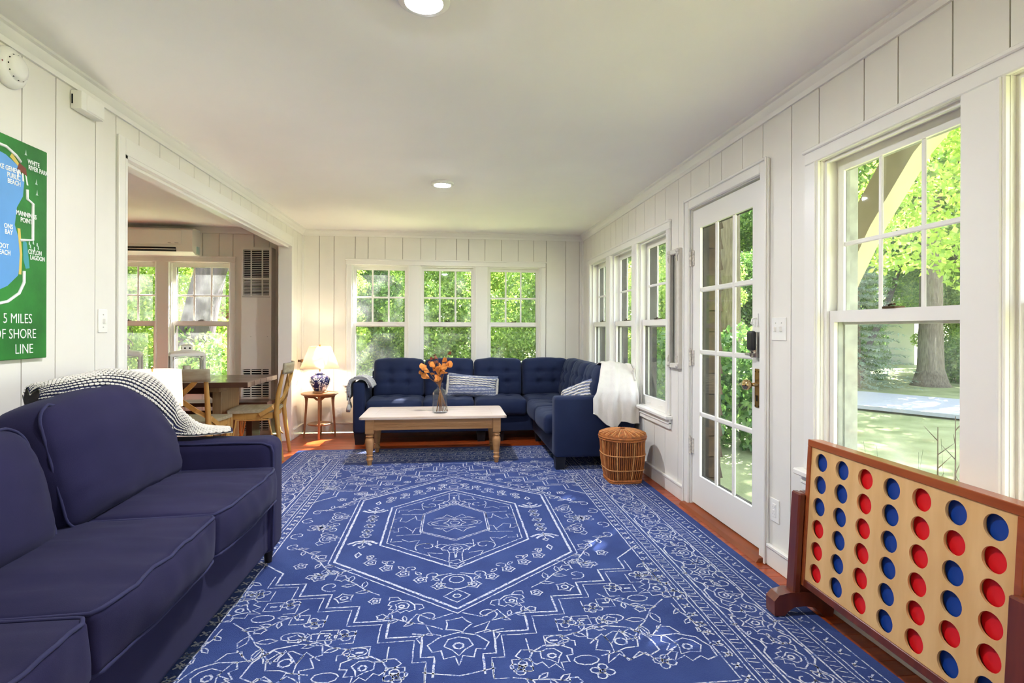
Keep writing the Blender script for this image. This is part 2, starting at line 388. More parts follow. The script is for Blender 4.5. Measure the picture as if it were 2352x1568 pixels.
# ---------------------------------------------------------------- windows
DARKWOOD = mat('dark_outer_wood', '#241a14', .7, var=.3, vscale=12)
GREYOUT = mat('weathered_white_outer', '#9a9c98', .8, var=.25, vscale=14)
def window(n, label, w, loc, rz, outer=DARKWOOD, od=.08):
    """local frame: x along the wall, y outward, z up"""
    r = thing('window_%d' % n, label, 'window', loc, rz, kind='structure'); h = w / 2
    m = MB()
    m.box(-h - .02, -h, 0, .109, WZ0 - .02, WZ1 + .02).box(h, h + .02, 0, .109, WZ0 - .02, WZ1 + .02).box(-h, h, 0, .109, WZ1, WZ1 + .02).box(-h, h, 0, .13, WZ0 - .02, WZ0)
    m.build('frame', TRIMP, r, world=False)
    m = MB()
    for sx in (-1, 1): m.box(min(sx * h, sx * (h - .014)), max(sx * h, sx * (h - .014)), .018, .032, WZ0, WZ1)
    m.box(-h + .014, h - .014, .018, .032, WZ1 - .014, WZ1); m.build('stop', TRIMP, r, world=False)
    m = MB()
    for sx in (-1, 1): m.box(min(sx * (h - .012), sx * (h + .07)), max(sx * (h - .012), sx * (h + .07)), .109, .13 + od, WZ0 - .05, WZ1 + .07)
    m.box(-h - .07, h + .07, .109, .13 + od, WZ1 - .012, WZ1 + .07).box(-h - .07, h + .07, .109, .13 + od, WZ0 - .06, WZ0 + .005)
    m.build('outer_casing', outer, r, world=False)
    g = h - .04
    # upper sash: 3 x 2 lights
    u0, u1, zb, zt = .078, .108, 1.262, 1.915
    um = .091
    us = MB().box(-h, -g, u0, um, 1.235, WZ1).box(g, h, u0, um, 1.235, WZ1).box(-g, g, u0, um, zt, WZ1).box(-g, g, u0, um, 1.235, zb).build('upper_sash', TRIMP, r, world=False)
    MB().box(-h, -g + .002, um, u1, 1.235, WZ1).box(g - .002, h, um, u1, 1.235, WZ1).box(-g, g, um, u1, zt, WZ1).box(-g, g, um, u1, 1.235, zb).build('outer_sash_face', outer, us, world=False)
    mw = .0105; xs = [-g, -g / 3, g / 3, g]; zm = (zb + zt) / 2
    MB().cbox(-g, g, u0 + .002, um - .001, zm - mw, zm + mw, .004).build('muntin', TRIMP, us, world=False)
    for x in (-g / 3, g / 3): MB().cbox(x - mw, x + mw, u0 + .003, um - .0015, zb, zt, .004).build('muntin', TRIMP, us, world=False)
    for i in range(3):
        for q_, w_ in ((zb, zm), (zm, zt)): MB().box(xs[i], xs[i + 1], .0912, .0932, q_, w_).build('pane', GLASS, us, world=False)
    # lower sash: one large light
    l0, l1, lm = .034, .074, .052
    ls = MB().box(-h, -g, l0, lm, WZ0, 1.295).box(g, h, l0, lm, WZ0, 1.295).box(-g, g, l0, lm, 1.245, 1.295).box(-g, g, l0, lm, WZ0, .648).build('lower_sash', TRIMP, r, world=False)
    MB().box(-h, -g + .002, lm, l1, WZ0, 1.295).box(g - .002, h, lm, l1, WZ0, 1.295).box(-g, g, lm, l1, 1.245, 1.295).box(-g, g, lm, l1, WZ0, .648).build('outer_sash_face', outer, ls, world=False)
    MB().box(-g, g, .0525, .0555, .648, 1.245).build('pane', GLASS, ls, world=False)
    MB().box(-.03, .03, l0 - .004, l1, 1.295, 1.303).tube([(-.02, .05, 1.308), (.0, .05, 1.312), (.03, .03, 1.31)], .004, 6).build('sash_lock', mat('lock_bronze', '#4a3a2a', .4, metal=1.), ls, world=False)
    for sx in (-1, 1): MB().tube([(sx * .12 - .02, l0, .6), (sx * .12 - .02, l0 - .02, .605), (sx * .12 + .02, l0 - .02, .605), (sx * .12 + .02, l0, .6)], .003, 6).build('lift', TRIMP, ls, world=False)
    return r
bl = ['left', 'middle', 'right']
for i, (a, b) in enumerate(BWIN): window(i + 1, 'white sash window behind the sectional, %s of the three on the back wall' % bl[i], b - a, ((a + b) / 2, BW, 0), 0, od=.03)
rl = ['white side window nearest the back corner, with dark outer edge', 'white side window in the middle of the three by the sectional', 'white side window beside the narrow mirror']
for i, (a, b) in enumerate(RWIN[:3]): window(i + 4, rl[i], b - a, (RW, (a + b) / 2, 0), -PI / 2, od=.035)
window(7, 'large white sash window over the game board, looking on lawn and road', RWIN[3][1] - RWIN[3][0], (RW, sum(RWIN[3]) / 2, 0), -PI / 2, GREYOUT, .04)
window(8, 'white sash window cut by the right edge of the picture', RWIN[4][1] - RWIN[4][0], (RW, sum(RWIN[4]) / 2, 0), -PI / 2, GREYOUT, .04)
for i, (a, b) in enumerate(DWIN): window(i + 9, ['white sash window beside the wall furnace, big trunk outside', 'white sash window under the air conditioner'][i], b - a, ((a + b) / 2, BW, 0), 0, od=.05)

for i, (a, b) in enumerate(RWIN[5:]): window(i + 11, 'added white sash window on the door wall behind the viewer, for daylight', b - a, (RW, (a + b) / 2, 0), -PI / 2, GREYOUT, .04)
for i, (a, b) in enumerate(REARW): window(i + 12, 'added white sash window behind the viewer for daylight, %s one of two' % ('left', 'right')[i], b - a, ((a + b) / 2, RY, 0), PI, GREYOUT, .03)

def casing(name, label, plane, outer, wins, sill_over=.03):
    r = thing(name, label, 'casing', {'back': ((outer[0] + outer[1]) / 2, BW, 0), 'right': (RW, (outer[0] + outer[1]) / 2, 0)}[plane], kind='structure')
    def put(nm, a, b, d, z0, z1, ch=.004):
        m = MB(); (m.cbox(a, b, BW - d, BW + .001, z0, z1, ch) if plane == 'back' else m.cbox(RW - d, RW + .001, a, b, z0, z1, ch)); m.build(nm, TRIMP, r)
    xs = [outer[0]] + [v for p in sorted(wins) for v in p] + [outer[1]]
    for a, b in zip(xs[::2], xs[1::2]):
        put('casing', a, b, .02, WZ0, WZ1); 
        put('casing_bead', a + .008, min(a + .02, b), .026, WZ0, WZ1, .003)
    put('head_casing', outer[0], outer[1], .02, WZ1, 2.032); put('head_bead', outer[0] - .006, outer[1] + .006, .03, 2.018, 2.036)
    put('stool', outer[0] - sill_over, outer[1] + sill_over, .055, WZ0 - .028, WZ0, .006)
    put('apron', outer[0] - .01, outer[1] + .01, .022, WZ0 - .1, WZ0 - .028); put('apron_bead', outer[0] - .01, outer[1] + .01, .03, WZ0 - .066, WZ0 - .05)
casing('trim_8', 'white casing and sill joining the three back windows', 'back', (-1.205, 1.176), BWIN)
casing('trim_9', 'white casing and sill joining the three side windows', 'right', (3.90, 6.27), RWIN[:3])
casing('trim_10', 'white casing and sill joining the large right windows', 'right', (.66, 2.345), RWIN[3:5])
casing('trim_12', 'white casing and sill of the added door-wall window behind the viewer', 'right', (-1.28, -.47), RWIN[5:])
casing('trim_11', 'white casing and sill of the dining windows', 'back', (-4.02, -2.44), DWIN)

# ---------------------------------------------------------------- glazed door
d0, d1 = DOOR; DT = .042
door = thing('door_1', 'white glazed door with twelve panes and brass knob', 'door', (RW, (d0 + d1) / 2, 0), kind='structure')
m = MB(); gx0, gx1, gz0, gz1 = d0 + .112, d1 - .112, .235, 1.89
X0, X1 = RW + .012, RW + .012 + DT
XM = X0 + .018
m.box(X0, XM, d0 + .004, gx0, .035, 2.02).box(X0, XM, gx1, d1 - .004, .035, 2.02).box(X0, XM, gx0, gx1, .035, gz0).box(X0, XM, gx0, gx1, gz1, 2.02)
leaf = m.build('leaf', TRIMP, door)
MB().box(XM, X1, d0 + .004, gx0 + .002, .035, 2.02).box(XM, X1, gx1 - .002, d1 - .004, .035, 2.02).box(XM, X1, gx0, gx1, .035, gz0).box(XM, X1, gx0, gx1, gz1, 2.02).build('outer_leaf_face', DARKWOOD, leaf)
ny = [gx0 + (gx1 - gx0) * k / 3 for k in range(4)]; nzs = [gz0 + (gz1 - gz0) * k / 4 for k in range(5)]
for k in (1, 2): MB().cbox(X0 + .002, XM, ny[k] - .014, ny[k] + .014, gz0, gz1, .006).build('muntin', TRIMP, leaf)
for k in (1, 2, 3): MB().cbox(X0 + .003, XM - .001, gx0, gx1, nzs[k] - .016, nzs[k] + .016, .006).build('muntin', TRIMP, leaf)
for i in range(3):
    for j in range(4): MB().box(XM + .001, XM + .004, ny[i], ny[i + 1], nzs[j], nzs[j + 1]).build('pane', GLASSD, leaf)
m = MB()
for a, b in ((d0 - .018, d0), (d1, d1 + .018)): m.box(RW - .001, RW + .056, a, b, 0, DZ1 + .018)
m.box(RW - .001, RW + .056, d0, d1, DZ1, DZ1 + .018).build('frame', TRIMP, door)
m = MB()
for a, b in ((d0 - .018, d0 + .004), (d1 - .004, d1 + .018)): m.box(RW + .056, RW + .13, a, b, 0, DZ1 + .018)
m.box(RW + .056, RW + .13, d0, d1, DZ1 - .004, DZ1 + .018).build('outer_frame', DARKWOOD, door)
m = MB()
for a, b in ((d0 - .075, d0 - .004), (d1 + .004, d1 + .075)): m.cbox(RW - .02, RW, a, b, 0, DZ1 + .075, .006)
m.cbox(RW - .02, RW, d0 - .004, d1 + .004, DZ1 + .004, DZ1 + .075, .006).build('casing', TRIMP, door)
m = MB()
for a, b in ((d0 - .075, d0 - .06), (d1 + .06, d1 + .075)): m.cbox(RW - .03, RW - .019, a, b, 0, DZ1 + .078, .004)
m.cbox(RW - .03, RW - .019, d0 - .06, d1 + .06, DZ1 + .062, DZ1 + .078, .004).build('casing_band', TRIMP, door)
hm = mat('worn_hinge', '#cfc8bb', .5, var=.35, vscale=60)
for z in (.42, 1.02, 1.7):
    MB().lathe([(.0, -.055), (.009, -.055), (.009, .055), (.0, .055)], 10, (RW - .004, d1 - .001, z)).lathe([(.006, .055), (.007, .062), (0, .066)], 8, (RW - .004, d1 - .001, z)).box(RW + .004, RW + .014, d1 - .03, d1, z - .05, z + .05).build('hinge', hm, door, smooth=40)
tw = mat('threshold_wood', '#8a4420', .5, var=.25, vscale=12, stretch=(1, .2, 1))
MB().prism([(RW - .06, 0), (RW - .045, .022), (RW + .11, .03), (RW + .12, 0)], 'y', d0 - .05, d1 + .05).build('threshold', tw, door)
# knob with long back plate
kp = MB().cbox(RW + .006, RW + .012, 2.745, 2.795, .79, 1.0, .002).build('knob_plate', BRASS, door)
MB().lathe([(0, 0), (.014, 0), (.011, .015), (.009, .03), (.014, .038), (.026, .048), (.031, .062), (.026, .076), (.012, .083), (0, .085)], 24).xf(Matrix.Translation((RW + .008, 2.772, .915)) @ Matrix.Rotation(-PI / 2, 4, 'Y')).build('knob', mat('polished_brass', '#c9b184', .12, metal=1.), door, smooth=60)
MB().cbox(RW + .003, RW + .0065, 2.766, 2.774, .825, .85, .001).lathe([(0, 0), (.006, 0), (.006, .004), (0, .004)], 10, (RW + .004, 2.77, .852)).build('keyhole', DARK, kp)
m = MB()
for yy in (2.753, 2.787):
    for zz in (.80, .985): m.lathe([(0, 0), (.004, 0), (.003, .003), (0, .0035)], 8).xf(Matrix.Translation((RW + .0065, yy, zz)) @ Matrix.Rotation(-PI / 2, 4, 'Y'), len(m.v) - 32)
m.build('screws', mat('screw_dark', '#4a3b25', .4, metal=1.), kp)
# electronic lock above
lk = MB().cbox(RW - .022, RW + .012, 2.735, 2.80, 1.06, 1.20, .008, 2).build('lock_case', STEEL, door, smooth=40)
MB().cbox(RW - .042, RW - .016, 2.737, 2.798, 1.10, 1.205, .012, 3).build('lock_cover', BLACKP, lk, smooth=50)
MB().lathe([(0, 0), (.014, 0), (.014, .014), (.0, .016)], 16).xf(Matrix.Translation((RW - .02, 2.768, 1.08)) @ Matrix.Rotation(-PI / 2, 4, 'Y')).cbox(RW - .05, RW - .034, 2.76, 2.80, 1.073, 1.087, .004).build('thumb_turn', STEEL, lk, smooth=40)
# hook above the lock
MB().tube([(RW + .012, 2.785, 1.275), (RW - .015, 2.785, 1.27), (RW - .02, 2.787, 1.245), (RW - .005, 2.787, 1.238)], .004, 8).tube([(RW + .01, 2.77, 1.3), (RW + .008, 2.77, 1.23)], .0035, 6).build('hook', PLASTIC, door, smooth=60)
# ================================================================ rug
RX0, RX1, RYA, RYB, RT = -1.47, 1.55, 1.21, 5.57, .011
rug = thing('area_rug', 'large blue area rug with cream line medallion and floral border', 'rug', ((RX0 + RX1) / 2, (RYA + RYB) / 2, 0))
RUGM = mat('rug_pile', '#2d3d72', .95, col2='#384a80', vscale=5, bump=.5, bscale=260, sheen=.18, spec=.1)
def rugfn(i, j):
    x = RX0 + (RX1 - RX0) * i; y = RYA + (RYB - RYA) * j; return (x, y, RT)
MB().cbox(RX0, RX1, RYA, RYB, 0.0005, RT, .004).build('pile', RUGM, rug)
def rug_line_mat():
    def f(n, l):
        tc = n.new('ShaderNodeTexCoord'); z = n.new('ShaderNodeTexNoise'); z.inputs['Scale'].default_value = 130; z.inputs['Detail'].default_value = 2
        l.new(tc.outputs['Object'], z.inputs['Vector']); r = n.new('ShaderNodeValToRGB'); r.color_ramp.elements[0].position = .38; r.color_ramp.elements[1].position = .5
        r.color_ramp.elements[0].color = lin('#5f72a8'); r.color_ramp.elements[1].color = lin('#c4c6d0'); l.new(z.outputs[0], r.inputs[0])
        b = n.new('ShaderNodeBsdfPrincipled'); b.inputs['Roughness'].default_value = .95; b.inputs['Specular IOR Level'].default_value = .1; l.new(r.outputs[0], b.inputs['Base Color']); return b.outputs[0]
    return shader_mix('rug_cream_yarn', f)
STROKES = []
def st(pts, w=.008, closed=False): STROKES.append(([tuple(p) for p in pts], w, closed))
def sym(pts, w=.008, closed=False):      # four-fold mirror about the medallion centre
    for sx in (1, -1):
        for sy in (1, -1): st([(x * sx, y * sy) for x, y in pts], w, closed)
def symx(pts, w=.008, closed=False):
    for sx in (1, -1): st([(x * sx, y) for x, y in pts], w, closed)
def loc(pts, cx, cy, a=0., s=1.): ca, sa = math.cos(a), math.sin(a); return [(cx + s * (x * ca - y * sa), cy + s * (x * sa + y * ca)) for x, y in pts]
def circ(r, n=12, sx=1., sy=1.): return [(r * sx * math.cos(2 * PI * k / n), r * sy * math.sin(2 * PI * k / n)) for k in range(n)]
def rosette(r, k=6, n=30, d=.28): return [((r * (1 - d * abs(math.sin(k * PI * t / n)) ** .6 + 0)) * math.cos(2 * PI * t / n), (r * (1 - d * abs(math.sin(k * PI * t / n)) ** .6)) * math.sin(2 * PI * t / n)) for t in range(n)]
leafp = [(0, 0), (.25, .16), (.6, .2), (1, 0), (.6, -.2), (.25, -.16)]
def flower(F, cx, cy, s, a=0.):
    F(loc(rosette(1, 5), cx, cy, a, s), .007, True); F(loc(circ(.36, 8), cx, cy, a, s), .009, True)
def four(F, cx, cy, s, a=0.):
    for k in range(4): F(loc(loc(circ(.34, 8), .5, 0), cx, cy, a + k * PI / 2, s), .007, True)
    F(loc(circ(.2, 6), cx, cy, a, s), .008, True)
def leaf_(F, cx, cy, s, a): F(loc(leafp, cx, cy, a, s), .007, True)
def palm(F, cx, cy, s, a=0.):
    F(loc([(-.55, -.5), (-.9, -.1), (-.75, .25), (-.5, .2), (-.42, .6), (-.12, .5), (0, .95), (.12, .5), (.42, .6), (.5, .2), (.75, .25), (.9, -.1), (.55, -.5), (0, -.7)], cx, cy, a, s), .008, True)
    F(loc([(-.3, -.35), (-.42, 0), (-.18, .2), (0, .5), (.18, .2), (.42, 0), (.3, -.35), (0, -.45)], cx, cy, a, s), .007, True)
    F(loc(circ(.15, 7), cx, cy - 0, a, s), .01, True)
    for q in (-1, 1): F(loc([(q * .5, -.6), (q * .9, -.75), (q * 1.25, -.5), (q * 1.1, -.2)], cx, cy, a, s), .007)
def spray(F, cx, cy, s, a=0.):
    F(loc([(-1, 0), (-.3, .06), (.4, -.04), (1, 0)], cx, cy, a, s), .007)
    for t, q in ((-.5, 1), (-.1, -1), (.3, 1), (.65, -1)): F(loc(leafp, *loc([(t, 0)], cx, cy, a, s)[0], a + q * .9, s * .5), .007, True)
    F(loc(loc(rosette(.26, 5, 20), 1.15, 0), cx, cy, a, s), .007, True)
def scroll(F, cx, cy, s, a=0., q=1):
    F(loc([((.15 + .1 * t) * math.cos(t * 1.1) * 1, q * (.15 + .1 * t) * math.sin(t * 1.1)) for t in [k * .45 for k in range(14)]], cx, cy, a, s), .007)
def tulip(F, cx, cy, s, a=0.):  # bold filled leaves
    for q in (-1, 1):
        for (p, ww) in (([(0, 0), (q * .5, .1), (q * .95, .5)], .02), ([(0, .25), (q * .35, .4), (q * .6, .75)], .018)): F(loc(p, cx, cy, a, s), ww)
    F(loc([(0, -.3), (0, .9)], cx, cy, a, s), .008); F(loc([(-.2, .95), (0, 1.25), (.2, .95), (0, .8)], cx, cy, a, s), .012, True)
hexo = [(0, 1.045), (.625, .51), (.62, -.51), (0, -1.045), (-.62, -.51), (-.625, .51)]
st(hexo, .015, True); st([(x * 1.045, y * 1.035) for x, y in hexo], .008, True)
hexi = [(0, .69), (.415, .33), (.415, -.31), (0, -.65), (-.415, -.31), (-.415, .33)]
st(hexi, .013, True); st([(x * .92, y * .92) for x, y in hexi], .007, True)
hexs = [(0, .37), (.19, .17), (.195, -.13), (0, -.27), (-.195, -.13), (-.19, .17)]
st(hexs, .007, True); st([(x * 1.06, y * 1.06) for x, y in hexs], .006, True)
# centre rosette
st(rosette(.07, 6), .007, True); st(circ(.03, 8), .008, True); st(circ(.11, 16, 1.3, .55), .006, True)
for q in (1, -1):
    st([(q * .1, 0), (q * .15, .03), (q * .17, 0), (q * .15, -.03)], .006, True)
    for p in (1, -1): st([(0, q * .07), (p * .06, q * .09), (p * .13, q * .075), (p * .07, q * .11), (p * .05, q * .15), (0, q * .09)], .006)
    palm(st, 0, q * .40, .09, 0 if q > 0 else PI); st([(-.035, q * .45), (-.035, q * .56)], .006); st([(.035, q * .45), (.035, q * .56)], .006); st([(0, q * .47), (0, q * .52)], .016)
    st(loc(rosette(.045, 5, 20), 0, q * .585), .007, True)
sym([(.2, .17), (.34, .18)], .006); sym([(.2, .17), (.205, .06), (.235, .07), (.25, .15)], .006); sym([(.25, .12), (.3, .04), (.34, .06), (.33, .12), (.36, .12)], .006)
sym([(.1, .28), (.1, .37), (.05, .42)], .006); sym([(.12, .33), (.17, .31), (.22, .34), (.2, .26), (.26, .28), (.3, .24)], .006); scroll(sym, .16, .36, .09, .6)
sym([(.36, .05), (.38, .05), (.38, .1), (.36, .1)], .006); sym([(.3, .27), (.36, .27), (.36, .22)], .006); sym([(.07, .46), (.15, .44), (.13, .5)], .006)
# band between the hexagons
for t in (.12, .29, .46, .63, .8):
    x = .52 * t; y = .88 - .43 * t / 1.0; flower(sym, x + .02, y + .0, .036)
    leaf_(sym, x + .02, y - .05, .05, -.9)
for t in (.2, .4, .6, .8): scroll(sym, .55 * t, .80 - .42 * t, .05, t * 3)
for q in (1, -1):
    st(loc(circ(.075, 14), 0, q * .79), .009, True); st(loc(circ(.035, 10), 0, q * .77), .008, True); st(loc(rosette(.06, 4, 24), 0, q * .93), .007, True); st(loc(circ(.018, 6), 0, q * .93), .008, True)
    symx([(.02, q * .70), (.09, q * .72), (.12, q * .77)], .007)
    for p in (1, -1): tulip(st, p * .515, q * .24, .085, 0 if q > 0 else PI)
for y in (.16, .09, .0, -.09, -.16):
    for p in (1, -1): four(st, p * .515, y, .04, .4)
sym([(.50, .43), (.515, .47), (.53, .43), (.515, .40)], .014, True)
# stepped field corners
stairs = [(1.0, .46), (.84, .62), (.84, .74), (.70, .74), (.70, .86), (.56, .86), (.56, .98), (.42, .98), (.42, 1.11), (.28, 1.11), (.28, 1.24), (.14, 1.24), (.14, 1.38), (.09, 1.38), (.09, 1.50)]
sym(stairs, .010); sym([(x + .028, y + .028) for x, y in stairs[1:]], .006)
for (x, y) in stairs[2:13:2]:
    sym([(x + .05, y + .05), (x + .05, y + .12), (x + .12, y + .12), (x + .12, y + .05)], .006, True); sym([(x + .07, y + .085), (x + .1, y + .085)], .014); sym([(x - .02, y + .06), (x - .02, y + .15), (x + .03, y + .15)], .006)
# motifs between medallion and stairs
for (x, y, s, a) in ((.72, .18, .075, PI / 2), (.80, 0, .06, 0), (.24, 1.0, .075, -.6)): palm(sym, x, y, s, a)
for (x, y, s, a) in ((.80, .36, .11, 2.5), (.44, .80, .13, -.75), (.68, .53, .11, 2.2), (.22, 1.12, .09, -.4), (.60, .64, .09, .3)): spray(sym, x, y, s, a)
for (x, y, s) in ((.66, .68, .04), (.5, .9, .045), (.78, .54, .035), (.36, .94, .03)): flower(sym, x, y, s)
for (x, y, a) in ((.73, .05, .4), (.9, .12, 1.5), (.88, .28, 2.6), (.12, 1.1, 1.), (.58, .78, 2)): scroll(sym, x, y, .07, a)
for q in (1, -1):
    palm(st, 0, q * 1.32, .13, 0 if q > 0 else PI); st(loc(rosette(.06, 5), 0, q * 1.17), .007, True); symx([(.02, q * 1.08), (.1, q * 1.12), (.17, q * 1.07), (.2, q * 1.13)], .007)
    symx([(.06, q * 1.2), (.13, q * 1.16), (.1, q * 1.24), (.18, q * 1.22)], .007); st([(-.13, q * 1.47), (0, q * 1.5), (.13, q * 1.47)], .007)
# field beyond the stairs
for (x, y, s, a) in ((.62, 1.36, .16, .6), (.92, .96, .11, 1.2), (.34, 1.42, .1, -.3), (.86, 1.42, .12, .8)): palm(sym, x, y, s, a)
for (x, y, s, a) in ((.8, 1.18, .16, 2.3), (.5, 1.26, .12, -.4), (.95, .76, .12, 1.7), (.7, 1.05, .1, .8), (.28, 1.55, .1, .2), (.95, 1.2, .1, 1.4)): spray(sym, x, y, s, a)
for (x, y) in ((.72, .93), (.58, 1.1), (.44, 1.2), (.88, .82), (.22, 1.48), (.74, 1.5), (.5, 1.53)): four(sym, x, y, .05, .3)
for (x, y) in ((.64, 1.19), (.38, 1.32), (.8, 1.04), (.97, 1.02), (.46, 1.46)): sym(loc(circ(.035, 10, 1.3, .8), x, y), .007, True)
sym([(.5, 1.36), (.56, 1.3), (.58, 1.37), (.64, 1.28), (.67, 1.36), (.73, 1.27), (.75, 1.34), (.82, 1.26)], .007); sym([(.52, 1.44), (.6, 1.42), (.61, 1.48), (.69, 1.44), (.72, 1.5), (.8, 1.43)], .007)
# border bands (distance from the rug edge)
hw_, hl_ = (RX1 - RX0) / 2, (RYB - RYA) / 2
def frame(d, w): x, y = hw_ - d, hl_ - d; st([(x, y), (-x, y), (-x, -y), (x, -y)], w, True)
for d, ww in ((.055, .006), (.125, .006), (.145, .006), (.205, .008), (.395, .009), (.42, .006), (.475, .006), (.495, .006), (.55, .007)): frame(d, ww)
def along(d, step, fn):
    """place fn(x, y, angle, k) on all four sides"""
    for side in range(4):
        L = (hw_ if side % 2 == 0 else hl_) - d; n = max(2, int(2 * L / step)); 
        for k in range(n):
            t = -L + (k + .5) * 2 * L / n; a = side * PI / 2
            x, y = (t, -(hl_ - d)) if side == 0 else (hw_ - d, t) if side == 1 else (-t, hl_ - d) if side == 2 else (-(hw_ - d), -t); fn(x, y, a, k)
along(.09, .075, lambda x, y, a, k: (st(loc([(-.5, -.3), (0, .35), (.5, -.3)], x, y, a, .045), .009), st(loc([(-.3, .4), (.3, .3)], x, y, a, .04), .008)))
along(.175, .06, lambda x, y, a, k: st(loc([(-.5, -.4), (-.1, .4), (.15, -.4), (.5, .4)], x, y, a, .045), .006))
along(.448, .06, lambda x, y, a, k: st(loc([(-.5, -.35), (-.3, .4), (.1, .4), (.0, -.3), (.4, -.35)], x, y, a, .05), .006))
along(.523, .07, lambda x, y, a, k: (st(loc([(-.3, -.3), (.3, .3)], x, y, a, .05), .01), st(loc([(-.3, .3), (.3, -.3)], x, y, a, .05), .01)))
def mainb(x, y, a, k):
    if k % 2 == 0:
        st(loc(rosette(1, 7, 42, .35), x, y, a, .072), .007, True); st(loc(rosette(1, 5, 30), x, y, a, .04), .007, True); st(loc(circ(.015, 7), x, y), .009, True)
        for q in range(8): leaf_(st, *loc([(.078, 0)], x, y, a + q * PI / 4)[0], .03, a + q * PI / 4)
    else:
        palm(st, x, y, .075, a + (0 if k % 4 == 1 else PI)); 
        for q in (-1, 1): leaf_(st, *loc([(q * .08, -.02)], x, y, a)[0], .06, a + (0 if q > 0 else PI) + .5)
along(.30, .235, mainb)
along(.30, .235, lambda x, y, a, k: (scroll(st, *loc([(.117, .03)], x, y, a)[0], .06, a, 1), scroll(st, *loc([(.117, -.04)], x, y, a)[0], .055, a + 2, -1)))
def wave(d, amp, per):
    def f(x, y, a, k): st(loc([(-per / 2, 0), (-per * .2, amp * .2), (-per * .08, amp), (per * .08, amp), (per * .2, amp * .2), (per / 2, 0)], x, y, a), .009)
    along(d, per, f)
wave(.385, -.03, .235); wave(.215, .03, .235)
rb = MB(); cx, cy_ = (RX0 + RX1) / 2, (RYA + RYB) / 2
for pts, wd, closed in STROKES:
    P = []; n = len(pts); segs = n if closed else n - 1
    for i in range(segs):
        (xa, ya), (xb, yb) = pts[i], pts[(i + 1) % n]; L = math.hypot(xb - xa, yb - ya); k = max(1, min(60, int(L / .03)))
        for q in range(k): t = q / k; P.append((xa + (xb - xa) * t, ya + (yb - ya) * t))
    if not closed: P.append(pts[-1])
    N = len(P)
    if N < 2: continue
    P = [(x + .003 * nz(x * 40, y * 40, 1), y + .003 * nz(x * 40, y * 40, 9)) for x, y in P]
    vs = []; fs = []
    for i in range(N):
        a = P[i - 1] if (closed or i > 0) else P[i]; b = P[(i + 1) % N] if (closed or i < N - 1) else P[i]
        tx, ty = b[0] - a[0], b[1] - a[1]; L = math.hypot(tx, ty) or 1; h = wd * (.42 + .13 * nz(P[i][0] * 60, P[i][1] * 60, 4)); 
        x, y = P[i]; x = max(-hw_ + .008, min(hw_ - .008, x)); y = max(-hl_ + .008, min(hl_ - .008, y))
        vs += [(x - ty / L * h + cx, y + tx / L * h + cy_, RT + .0006), (x + ty / L * h + cx, y - tx / L * h + cy_, RT + .0006)]
    for i in range(N if closed else N - 1):
        j = (i + 1) % N; fs.append((2 * i, 2 * i + 1, 2 * j + 1, 2 * j))
    rb.add(vs, fs)
pat = rb.build('woven_pattern', rug_line_mat(), rug, fix=False); tag(pat, 'cream woven lines of hexagon medallion, flowers and border', kind='stuff')

# ================================================================ navy slipcovered sofa on the left
NAVY = mat('navy_cotton', '#1d1b38', .85, col2='#242141', vscale=3, bump=.1, bscale=500, sheen=.15, spec=.15)
NAVYP = mat('navy_piping', '#2a2a4a', .8, sheen=.15, spec=.2)
SX = -.87        # front plane
sofa = thing('slipcovered_sofa', 'dark navy slipcovered sofa with loose piped cushions against the left wall', 'sofa', (-1.25, 1.75, RT))
Y0, Y1 = .50, 2.985; AW = .2
def wr(p, u, amp, seed, f=7.): return Vector((p.x, p.y, p.z))
base = sbox((SX + 1.66) / 2, (Y1 - Y0 - .08) / 2, .145, .03, (6, 16, 3)).shift(((SX - 1.66) / 2 - .012, (Y0 + Y1) / 2, .245)); base.build('base', NAVY, sofa, smooth=180)
sbox(.1, (Y1 - Y0) / 2 - .03, .33, .05, (3, 16, 6)).shift((-1.56, (Y0 + Y1) / 2, .43)).build('back_frame', NAVY, sofa, smooth=180)
for yc in (Y1 - AW / 2, Y0 + AW / 2):
    arm = sbox((SX + 1.60) / 2, AW / 2, .285, .055, (12, 3, 6), lambda p, u: p + Vector((0, 0, .004 * nz(p.x * 8, p.y * 8) if u[2] > .5 else 0))).shift(((SX - 1.60) / 2 + .012, yc, .375)).build('arm', NAVY, sofa, smooth=180)
    s_ = -1 if yc > 2 else 1; yi = yc + s_ * (AW / 2 - .012)
    MB().tube([(-1.56, yi, .648)] + [(-1.5 + (SX + 1.46) * k / 10, yi, .648 + .002 * math.sin(k)) for k in range(11)] + [(SX + .002, yi, .632), (SX + .014, yi + s_ * .004, .60), (SX + .016, yi + s_ * .004, .35), (SX + .012, yi + s_ * .004, .12)], .0055, 8).build('piping', NAVYP, arm, smooth=60)
